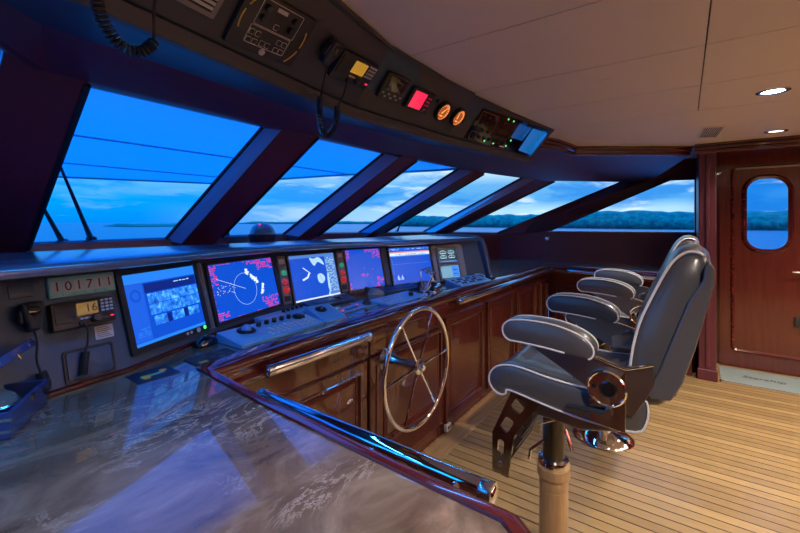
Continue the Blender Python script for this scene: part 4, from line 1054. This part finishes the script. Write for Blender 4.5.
t, s = head_unit(.265, .440, .076, .186, O1, 'small overhead unit with a glowing red screen', E_red, 'night_display', .10, .62, .12, .88, [(.74, .75), (.84, .75), (.74, .58), (.84, .58), (.74, .41), (.84, .41), (.80, .22)])
m = MB(O1 @ TR(.490, .160, 0)); m.lathe([(.010, 0), (.010, .008), (.006, .012), (0, .012)], 14); tag(m.build('dimmer_button', panelblk, None), 'tiny black dimmer button between the red screen and the round gauges', 'button')
for k, (x, lab) in enumerate(((.570, 'round orange-lit gauge immediately beside the red overhead screen'), (.724, 'round orange-lit gauge beside the overhead switch panel'))):
    G = O1 @ TR(x, .122, 0); t = thing('gauge', lab, 'gauge', tuple(G @ V((0, 0, 0))))
    m = MB(G); m.lathe([(.056, 0), (.056, .020), (.050, .026), (.045, .022), (.045, .012), (0, .012)], 32); m.build('bezel', panelblk, t)
    m = MB(G); m.lathe([(0, .0122), (.045, .0122), (.045, .013), (0, .013)], 32); face = m.build('dial_face', mk('dial_brown', (.03, .01, .005), .4, emit=(.25, .06, .015), es=.6) if k == 0 else bpy.data.materials['dial_brown'], t)
    m = MB(G)
    for a in range(-40, 221, 20):
        ca, sa = math.cos(R(a)), math.sin(R(a)); m.tube([(.031 * ca, .031 * sa, .0135), (.040 * ca, .040 * sa, .0135)], .0022, 4)
    m.holes(circ(0, 0, .044, 32), [circ(0, 0, .0415, 32)], .013, .0138); m.box(-.012, .012, -.028, -.020, .013, .0138); m.build('dial_marks', E_orange, face)
    m = MB(G); m.tube([(-.008, -.010, .015), (.018 - .03 * k, .028, .015)], [.0035, .001], 6); m.build('needle', E_orange, face)
# switch panel with status screen
t = thing('switchboard', 'long blue black overhead switch panel with green lights and a reflecting screen at its end', 'switch panel', tuple(O2 @ V((.6, .1, 0))))
m = MB(O2); m.prism([(.150, .012), (1.045, .006), (1.135, .236), (.190, .214)], 0, .008, .002); m.build('plate', glossblk, t)
m = MB(O2); m.prism([(.825, .030), (1.025, .020), (1.098, .212), (.860, .206)], .007, .012, .001); m.build('status_screen', mk('status_glass', (.01, .06, .14), .06, 0, .5, emit=(.01, .22, .75), es=.28), t)
m = MB(O2); m.prism([(.64, .10), (.80, .10), (.835, .205), (.66, .205)], .007, .011, .001); m.build('status_screen', mk('status_glass_dim', (.01, .03, .08), .08, 0, .5, emit=(.005, .07, .28), es=.4), t)
for r_ in range(4):
    for c_ in range(7):
        if c_ > 4 and r_ > 1: continue
        x, y = .215 + c_ * .062 + r_ * .007, .045 + r_ * .044
        m = MB(O2 @ TR(x, y, .007)); m.lathe([(.012, 0), (.012, .006), (.006, .008), (.005, .016), (0, .017)], 12); m.build('switch', softblk, t)
for x, y in ((.505, .205), (.575, .205), (.36, .030), (.47, .030), (.60, .085), (.66, .08), (.635, .035)):
    m = MB(O2); m.cyl(x, y, .006, .0105, .0065, 10); m.build('led', E_green, t)
m = MB(O2); outline(m, .205, .40, .085, .200, .004, .003, .008); outline(m, .185, .33, .020, .070, .004, .003, .008); m.build('print_frame', mesh_grey, t, flat=True)
m = MB(O2); m.box(.555, .60, .018, .028, .008, .0087); m.box(.61, .62, .018, .028, .008, .0087); m.build('print_text', keyplate, t, flat=True)

# ------------------------------------------------------------------ helm chairs
def make_chair(cx, label):
    by = .449
    t = thing('helm_chair', label, 'chair', (cx, by, 0), 'helm chairs facing the console')
    P0 = TR(cx, by, 0)
    # pedestal
    m = MB(P0); m.lathe([(0, 0), (.185, 0), (.188, .008), (.180, .020), (.13, .045), (.085, .062), (.07, .068), (0, .068)], 40); m.build('base_flange', chrome, t)
    m = MB(P0); m.lathe([(0, .06), (.058, .06), (.057, .34), (0, .34)], 28); m.build('column', teak_post, t)
    m = MB(P0); m.lathe([(.056, .34), (.058, .345), (.058, .37), (.058, .388), (.066, .392), (.066, .43), (.05, .435), (0, .435), (0, .34)], 28); m.build('column_cap', teak_post, t)
    m = MB(P0); m.lathe([(.046, .425), (.063, .428), (.065, .445), (.060, .460), (.046, .463)], 28); m.build('collar', chrome, t)
    m = MB(P0); m.lathe([(0, .43), (.044, .43), (.044, .70), (0, .70)], 28); m.build('lift_tube', tube_black, t)
    m = MB(P0); m.tube([(-.02, -.05, .60), (-.055, -.085, .54)], .007, 8); m.build('height_lever', chrome, t)
    m = MB(P0); m.tube([(-.03, .05, .60), (-.065, -.03, .655)], .006, 8); m.build('swivel_lever', chrome, t)
    m = MB(P0); m.tube([(-.04, .03, .54), (-.07, .075, .50), (-.07, .08, .46)], .007, 8); m.build('brake_lever', chrome, t)
    G = TR(cx, 0, 0) @ YZ      # local x = Y, y = Z, z = X about the chair's middle
    # seat pan and cushion
    m = MB(G); m.prism([(.575, .775), (.50, .715), (.30, .70), (.12, .745), (.10, .78), (.56, .80)], -.20, .20); m.build('seat_pan', bronze, t, bevel=.01)
    sp = [(.10, .80), (.095, .86), (.125, .885), (.26, .875), (.40, .882), (.50, .897), (.56, .897), (.605, .882), (.632, .85), (.635, .815), (.615, .785), (.585, .775), (.565, .785), (.55, .800), (.40, .775), (.25, .76), (.13, .765)]
    q = [(p.x, p.y) for p in smooth([(a, b, 0) for a, b in sp], 3, True)]
    rows = []
    def inset(pts, d):
        c = V((sum(p[0] for p in pts) / len(pts), sum(p[1] for p in pts) / len(pts))); n = len(pts); out = []
        for i in range(n):
            e = (V(pts[(i + 1) % n]) - V(pts[i - 1])).normalized(); nn = V((-e.y, e.x))
            out.append(tuple(V(pts[i]) + nn * d))
        return out
    area = sum(q[i - 1][0] * q[i][1] - q[i][0] * q[i - 1][1] for i in range(len(q)))
    sg = 1 if area > 0 else -1
    HW = .245
    def dip(pts, k): return [(a, b - k * max(0, min(1, (b - .84) / .03)) * (1 if .18 < a < .56 else .4)) for a, b in pts]
    for x, d, k in ((-HW, .016, 0), (-HW + .006, .005, 0), (-HW + .018, 0, 0), (-HW + .07, 0, .004), (-HW + .10, 0, .022), (-.06, 0, .026), (.06, 0, .026), (HW - .10, 0, .022), (HW - .07, 0, .004), (HW - .018, 0, 0), (HW - .006, .005, 0), (HW, .016, 0)):
        rows.append([(a, b, x) for a, b in dip(inset(q, d * sg), k)])
    m = MB(G); m.loft(rows); sc_ = m.build('seat_cushion', leather, t, ang=75)
    n_ = len(q)
    for x in (-HW + .004, HW - .004):
        m = MB(G); m.tube([(a, b, x) for a, b in inset(q, .001 * sg)], .0035, 6, True); m.build('piping', piping, sc_)
    m = MB(G); m.tube([(.34, .865, -HW + .1), (.34, .863, 0), (.34, .865, HW - .1)], .002, 5); m.build('seam', rubber, sc_)
    # backrest cushion, piping, and shell
    bp = [(.165, .875), (.150, .95), (.138, 1.04), (.120, 1.12), (.094, 1.19), (.064, 1.26), (.036, 1.315), (.008, 1.346), (-.02, 1.356), (-.048, 1.346), (-.058, 1.31), (-.050, 1.24), (-.030, 1.15), (-.005, 1.05), (.02, .95), (.045, .88), (.09, .855)]
    q = [(p.x, p.y) for p in smooth([(a, b, 0) for a, b in bp], 3, True)]
    area = sum(q[i - 1][0] * q[i][1] - q[i][0] * q[i - 1][1] for i in range(len(q))); sg = 1 if area > 0 else -1
    BW = .235; rows = []
    def narrow(pts, x): return [(a, b, x * (1 - .22 * max(0, (b - 1.18) / .19) ** 2)) for a, b in pts]
    for x, d, k in ((-BW, .020, 0), (-BW + .008, .006, 0), (-BW + .022, 0, 0), (-.13, -.008, 0), (0, -.016, 0), (.13, -.008, 0), (BW - .022, 0, 0), (BW - .008, .006, 0), (BW, .020, 0)):
        rows.append(narrow(inset(q, d * sg), x))
    m = MB(G); m.loft(rows); bc = m.build('back_cushion', leather, t, ang=75)
    k0 = [p for p in q if not (p[0] < .02 and p[1] < 1.30 or p[1] < .89)]
    for x in (-BW + .006, BW - .006):
        line = sorted([p for p in q if p[1] > .9 and not (p[0] < -.052 or (p[0] < .045 - (p[1] - .88) * .28 + .01 and p[1] < 1.33))], key=lambda p: (p[1] - p[0] * 1.2))
        m = MB(G); m.tube(narrow([tuple(p) for p in line], x), .0045, 6); m.build('piping', piping, bc)
    sh = [(-.074, 1.310), (-.060, 1.335), (-.050, 1.32), (-.044, 1.275), (-.012, 1.215), (.030, 1.09), (.064, .985), (.102, .905), (.090, .890), (.034, .895), (.005, .955), (-.025, 1.06), (-.055, 1.19), (-.072, 1.27)]
    m = MB(G)
    sh2 = [(p[0], p[1]) for p in sh]
    m.prism(sh2, -.255, -.236); m.prism(sh2, .236, .255)
    back = [(-.074, 1.310), (-.060, 1.335), (-.052, 1.32), (-.058, 1.27), (-.040, 1.19), (-.010, 1.06), (.02, .955), (.035, .915), (.025, .905), (.005, .955), (-.025, 1.06), (-.055, 1.19), (-.072, 1.27)]
    m.prism(back, -.25, .25); m.build('back_shell', leather, t, bevel=.010, seg=3)
    # polished brackets and hinge discs on both sides
    for s in (-1, 1):
        def X(a, b): return (min(s * a, s * b), max(s * a, s * b))
        x0, x1 = X(.250, .256)
        m = MB(G); m.prism([(.176, .82), (.176, .974), (.085, .995), (.075, .94), (.100, .885), (.135, .82)], x0, x1); m.build('back_bracket', bronze, t, bevel=.0015)
        x0, x1 = X(.258, .264)
        m = MB(G); m.prism([(.263, .775), (.156, .763), (.156, .960), (.19, .981), (.266, .940)], x0, x1); br = m.build('side_bracket', mirror, t, bevel=.0015)
        m = MB(G @ TR(.209, .903, s * .272) @ (RY(180) if s < 0 else I4)); m.lathe([(.050, 0), (.059, .002), (.060, .012), (.055, .017), (.051, .014)], 36); m.build('hinge_ring', chrome, br)
        m = MB(G @ TR(.209, .903, s * .272) @ (RY(180) if s < 0 else I4)); m.lathe([(.052, 0), (.051, .013), (0, .014)], 36); m.build('hinge_disc', maroon, br)
        m = MB(G @ TR(.203, .903, s * .286) @ (RY(180) if s < 0 else I4)); m.lathe([(.028, 0), (.027, .004), (.022, .006), (.020, .003), (0, .003)], 24); m.build('hinge_knob', glossblk, br)
        m = MB(G @ TR(.246, .906, s * .286) @ (RY(180) if s < 0 else I4)); m.lathe([(.008, 0), (.007, .005), (0, .006)], 14); m.build('set_screw', glossblk, br)
        # arm plate, arm pad, strut
        x0, x1 = X(.266, .271)
        m = MB(G); m.prism([(.475, 1.005), (.232, 1.0), (.150, .975), (.20, .90), (.250, .880)], x0, x1); ap = m.build('arm_plate', bronze, t, bevel=.001)
        m = MB(G); m.tube([(.245, .998, s * .276), (.155, .975, s * .276), (.08, 1.0, s * .262)], .0045, 8); m.build('arm_strut', chrome, ap)
        apf = [(.255, 1.000), (.238, 1.022), (.246, 1.052), (.285, 1.080), (.36, 1.100), (.45, 1.104), (.515, 1.096), (.545, 1.072), (.545, 1.040), (.525, 1.020), (.49, 1.018), (.40, 1.014), (.30, 1.004)]
        q = [(p.x, p.y) for p in smooth([(a, b, 0) for a, b in apf], 3, True)]
        ar = sum(q[i - 1][0] * q[i][1] - q[i][0] * q[i - 1][1] for i in range(len(q))); g = 1 if ar > 0 else -1
        rows = [[(a, b, s * .290 + x) for a, b in inset(q, d * g)] for x, d in ((-.041, .014), (-.037, .004), (-.029, 0), (0, -.003), (.029, 0), (.037, .004), (.041, .014))]
        m = MB(G); m.loft(rows); pad = m.build('arm_pad', leather, t, ang=75)
        for dx in (-.038, .038):
            m = MB(G); m.tube([(a, b, s * .290 + dx) for a, b in inset(q, .002 * g) if not (b < 1.006 and a > .26)], .0031, 6); m.build('piping', piping, pad)
    m = MB(G); m.tube([(.335, .808, -.262), (.205, .822, -.285)], .009, 10); m.build('recline_lever', softblk, t)
    m = MB(G); m.prism(circ(.205, .822, .013, 16), -.298, -.262); m.build('lever_pivot', steel, t)
    # fold-down footrest: slotted cheeks and slats between them
    f_in = [(.545, .80), (.45, .765), (.555, .60), (.572, .455), (.625, .445), (.628, .595)]
    f_in = [(.548, .80), (.445, .765), (.545, .610), (.566, .440), (.632, .452), (.632, .605)]
    slot = lambda cy, cz, a, w, h: [(cy + p[0] * math.cos(R(a)) - p[1] * math.sin(R(a)), cz + p[0] * math.sin(R(a)) + p[1] * math.cos(R(a))) for p in rrect(-w / 2, w / 2, -h / 2, h / 2, .012, 4)]
    hs = [slot(.527, .735, 30, .045, .055), slot(.572, .650, 28, .036, .062), slot(.597, .553, 4, .026, .062)]
    for x in (-.215, .195):
        m = MB(G); m.holes(f_in, hs, x, x + .012); fc = m.build('footrest_cheek', mirror, t, bevel=.002)
        m = MB(G @ TR(.600, .485, x - .004)); m.cyl(0, 0, 0, .004, .011, 14, b=.0015); m.build('bolt', chrome, fc)
    for k in range(6):
        f = k / 5; a = V((.462, .752)).lerp(V((.560, .52)), f)
        m = MB(G); m.prism([(a.x - .004, a.y - .005), (a.x + .018, a.y + .003), (a.x + .016, a.y + .011), (a.x - .006, a.y + .003)], -.203, .195); m.build('footrest_slat', steel, t)
    return t
ch1 = make_chair(1.745, 'nearest grey leather helm chair, its slotted footrest facing the wheel')
ch2 = copy_tree(ch1); ch2.location.x = 3.0
ch2['label'] = 'far grey leather helm chair, mostly hidden behind the nearest chair'

# ------------------------------------------------------------------ outside
# canopy over the foredeck
t = thing('foredeck_canopy', 'white canopy stretched over the foredeck outside the windshield', 'canopy', (1.5, 4, 2.04))
can = [(-2.5, 1.95), (4.05, 1.72), (3.95, 2.4), (3.64, 3.7), (3.36, 5.9), (1.64, 6.7), (-2.5, 7.2)]
cm = bpy.data.materials.new('canopy_cloth'); cm.use_nodes = True; n, l = cm.node_tree.nodes, cm.node_tree.links; n.clear()
oo = n.new('ShaderNodeOutputMaterial'); d1 = n.new('ShaderNodeBsdfDiffuse'); d2 = n.new('ShaderNodeBsdfTranslucent'); mx = n.new('ShaderNodeMixShader')
d1.inputs['Color'].default_value = (.6, .65, .7, 1); d2.inputs['Color'].default_value = (.26, .36, .74, 1); mx.inputs[0].default_value = .5
l.new(d1.outputs[0], mx.inputs[1]); l.new(d2.outputs[0], mx.inputs[2]); l.new(mx.outputs[0], oo.inputs[0])
rows = [(p[0], p[1], 2.05) for p in can]
m = MB(); m.quad(*rows); m.build('cloth', cm, t, flat=True)
m = MB()
for a, b in (((-2, 3.4), (3.7, 3.4)), ((-2, 5.2), (3.4, 5.0)), ((.4, 2.0), (1.2, 6.9))): m.tube([(a[0], a[1], 2.043), (b[0], b[1], 2.043)], .007, 6)
m.build('seam', mk('canopy_seam', (.45, .5, .55), .8), t)
m = MB(); m.tube([(p[0], p[1], 2.05) for p in can[1:]], .022, 8); m.build('edge_tube', steel, t)
# wipers
def wiper(base, tip, label, k):
    b, tp = V(base), V(tip); t = thing('wiper', label, 'wiper', base, 'wipers on the windshield')
    m = MB(); m.tube([b, b.lerp(tp, .25), tp], [.016, .011, .006], 8); m.build('arm', panelblk, t)
    d = (tp - b).normalized(); m = MB(); m.tube([tp - d * .16, tp + d * .08], .006, 6); m.build('blade', rubber, t)
    m = MB(TR(*b)); m.lathe([(.026, -.03), (.026, .012), (.015, .02), (0, .02)], 14); m.build('pivot', panelblk, t)
wiper((.70, 2.72, 1.34), (.50, 2.36, 1.60), 'black wiper arm low in the corner of the first window', 0)
wiper((.83, 2.73, 1.35), (.575, 2.26, 1.69), 'longer black wiper arm beside the low one in the first window', 1)
wiper((1.67, 2.76, 1.34), (1.549, 2.50, 1.58), 'black wiper arm standing beside the dome compass in the second window', 2)
wiper((3.815, 2.76, 1.33), (3.69, 2.60, 1.47), 'short black wiper arm in the fourth front window, above the depth sounder', 3)
# sea, shores
def sea_mat():
    m = mk('sea_water', (.0, .10, .17), .3, spec=.3); n, l, b = nodes(m)
    tt = noise(n, l, coords(n, l, (.05, .18, 1)), 3, 6, .65); bump(n, l, b, tt.outputs['Fac'], .5, .6); return m
m = MB(); m.quad((-5000, -5000, -4), (5000, -5000, -4), (5000, 5000, -4), (-5000, 5000, -4)); s_ = m.build('sea', sea_mat(), flat=True); struct(s_)
def shore(name, pts, h0, var, mat, depth, label, cat='hill', seed=1):
    rnd = random.Random(seed); m = MB(); rows = []; fine = []
    for a, b in zip(pts, pts[1:]):
        a, b = V(a), V(b); k = max(2, int((b - a).length / 5))
        fine += [a.lerp(b, i / k) for i in range(k)]
    fine.append(V(pts[-1])); ph = rnd.random() * 9
    for i, p in enumerate(fine):
        e = min(1, i / 8, (len(fine) - 1 - i) / 8); s1 = i * 5.0
        h = h0 * (.25 + .75 * e) + var * (math.sin(s1 * .021 + ph) * .5 + math.sin(s1 * .06 + ph * 2) * .3 + rnd.uniform(-.35, .35)) * e
        d = p.normalized()
        rows.append([(p.x, p.y, -4.2), (p.x + d.x * 3, p.y + d.y * 3, -4 + h * .45), (p.x + d.x * 14, p.y + d.y * 14, -4 + h * .85), (p.x + d.x * depth * .5, p.y + d.y * depth * .5, -4 + h), (p.x + d.x * depth, p.y + d.y * depth, -4.2)])
    m.loft(rows); return tag(m.build(name, mat, ang=180), label, cat)
def forest_mat():
    m = mk('forest', (.02, .07, .06), .9); n, l, b = nodes(m)
    tt = noise(n, l, coords(n, l), .22, 6, .75); r = ramp(n, [(.38, (.008, .055, .070)), (.66, (.060, .22, .17))]); l.new(tt.outputs['Fac'], r.inputs['Fac']); l.new(r.outputs['Color'], b.inputs['Base Color'])
    bump(n, l, b, tt.outputs['Fac'], 1, 2); return m
forest = forest_mat()
def dirp(px, dist):
    a = (px - 400) / 400; d = V((.815 + .58 * a, .58 - .815 * a)); return d * dist
def az(deg, r_): return (r_ * math.cos(R(deg)), r_ * math.sin(R(deg)))
shore('wooded_shore', [az(37, 520), az(32, 470), az(24, 420), az(14, 380), az(4, 360), az(-8, 350), az(-22, 360), az(-34, 380)], 13.0, 2.2, forest, 60, 'dark green wooded shore across the water, seen through the far windows', 'shore', 3)
shore('sand_spit', [az(72, 600), az(69.0, 520), az(63, 560), az(58, 640)], 3.2, .8, mk('spit_sand', (.05, .12, .11), .9), 30, 'thin low island beyond the first window', 'island', 5)
shore('low_headland', [az(57.5, 1150), az(52, 1100), az(45, 1080), az(36, 1000)], 7.0, 1.5, forest, 60, 'faint low headland on the horizon beyond the second and third windows', 'island', 8)

# ------------------------------------------------------------------ sky
ZEN = 2.6
W = bpy.data.worlds.new('dusk_sky'); bpy.context.scene.world = W; W.use_nodes = True
n, l = W.node_tree.nodes, W.node_tree.links; n.clear()
out = n.new('ShaderNodeOutputWorld'); bg = n.new('ShaderNodeBackground'); l.new(bg.outputs[0], out.inputs[0])
tc = n.new('ShaderNodeTexCoord'); sp = n.new('ShaderNodeSeparateXYZ'); l.new(tc.outputs['Generated'], sp.inputs[0])
def mrange(src, a, b, c=0, d=1):
    q = n.new('ShaderNodeMapRange'); q.interpolation_type = 'SMOOTHSTEP'
    for k, x in zip(('From Min', 'From Max', 'To Min', 'To Max'), (a, b, c, d)): q.inputs[k].default_value = x
    l.new(src, q.inputs['Value']); return q.outputs['Result']
def mixc(f, A, B):
    q = n.new('ShaderNodeMix'); q.data_type = 'RGBA'
    for k, x in (('A', A), ('B', B)):
        if isinstance(x, tuple): q.inputs[k].default_value = (*x, 1)
        else: l.new(x, q.inputs[k])
    if isinstance(f, float): q.inputs['Factor'].default_value = f
    else: l.new(f, q.inputs['Factor'])
    return q.outputs['Result']
zz = sp.outputs['Z']
left = ramp(n, [(0, (.0, .25, .95)), (.05, (.0, .34, 1.0)), (.085, (.10, .45, 1.0)), (.13, (.05, .36, .95)), (.30, (.0, .22, .85)), (1, (.0, .10, .55))]); l.new(zz, left.inputs['Fac'])
right = ramp(n, [(0, (.50, .76, .92)), (.03, (.42, .70, .92)), (.05, (.10, .40, .80)), (.09, (.14, .44, .82)), (.125, (.62, .84, .93)), (.30, (.30, .56, .88)), (1, (.02, .16, .62))]); l.new(zz, right.inputs['Fac'])
tfac = mrange(sp.outputs['X'], .35, .97)
base = mixc(tfac, left.outputs['Color'], right.outputs['Color'])
mp = n.new('ShaderNodeMapping'); mp.inputs['Scale'].default_value = (3.2, 3.2, 15); l.new(tc.outputs['Generated'], mp.inputs['Vector'])
nz = noise(n, l, mp.outputs['Vector'], 1.6, 7, .58, .5)
cl = mrange(nz.outputs['Fac'], .46, .60)
dark = mixc(tfac, (.0, .30, .98), (.03, .26, .75)); lite = mixc(tfac, (.10, .42, 1.0), (.75, .90, 1.0))
zfade = mrange(zz, .015, .05)
def mul(a, b):
    q = n.new('ShaderNodeMath'); q.operation = 'MULTIPLY'
    for i, x in enumerate((a, b)):
        if isinstance(x, float): q.inputs[i].default_value = x
        else: l.new(x, q.inputs[i])
    return q.outputs[0]
base = mixc(mrange(sp.outputs['Y'], .02, -.10), base, (.01, .20, .70))
c1 = mixc(mul(mul(cl, zfade), .85), base, dark)
mp2 = n.new('ShaderNodeMapping'); mp2.inputs['Scale'].default_value = (5, 5, 26); mp2.inputs['Location'].default_value = (3, 1, 2); l.new(tc.outputs['Generated'], mp2.inputs['Vector'])
nz2 = noise(n, l, mp2.outputs['Vector'], 1.5, 6, .55, .4); cl2 = mrange(nz2.outputs['Fac'], .54, .68)
c2 = mixc(mul(cl2, .7), c1, lite)
zen = mrange(zz, .28, .75)
c3_ = mixc(zen, c2, (.0, .33, 1.0))
l.new(c3_, bg.inputs['Color']); l.new(mrange(zz, .28, .75, .62, ZEN), bg.inputs['Strength'])

# ------------------------------------------------------------------ lamps
WARM = (1, .87, .73)
spot(2.96, -.393, 62, WARM); spot(1.75, -.393, 7, WARM); spot(.45, -.393, 46, WARM)
spot(2.96, -1.7, 75, WARM); spot(1.75, -1.7, 22, WARM); spot(4.275, -1.7, 60, WARM); spot(4.275, -.585, 14, WARM)  # only two of these beams come from visible fittings; the rest are added
# uplights added on the unseen aft bulkhead to brighten the ceiling
for x in (.6, 2.3, 4.0):
    t = thing('fill_uplight', 'added brass uplight on the unseen bulkhead behind the camera', 'wall lamp', (x, -2.6, 1.5), 'added uplights behind the camera')
    m = MB(fr((x, -2.62, 1.55), (1, 0, 0), (0, 0, 1), (0, 1, 0))); m.lathe([(0, 0), (.05, 0), (.05, .01), (.012, .02), (.012, .09), (0, .09)], 20); m.build('back_plate', brass, t)
    m = MB(TR(x, -2.52, 1.50)); m.lathe([(.03, 0), (.035, .01), (.09, .11), (.088, .11), (.03, .012), (0, .012)], 24); m.build('shade', white, t)
    L = bpy.data.lights.new('fill_uplight_bulb', 'SPOT'); L.energy = 115; L.color = WARM; L.shadow_soft_size = .05; L.spot_size = R(150); L.spot_blend = .5
    o = bpy.data.objects.new('fill_uplight_bulb', L); C.objects.link(o); o.location = (x, -2.50, 1.62); o.rotation_euler = (R(190), 0, 0)

# colour management
sc = bpy.context.scene
sc.view_settings.view_transform = 'Standard'; sc.view_settings.look = 'None'; sc.view_settings.exposure = 1.0; sc.view_settings.gamma = 1
sc.view_settings.use_curve_mapping = False
sc.cycles.use_denoising = True
sc.cycles.max_bounces = 8; sc.cycles.diffuse_bounces = 4; sc.cycles.glossy_bounces = 5; sc.cycles.transparent_max_bounces = 12; sc.cycles.transmission_bounces = 6
sc.cycles.sample_clamp_indirect = 4; sc.cycles.caustics_reflective = False
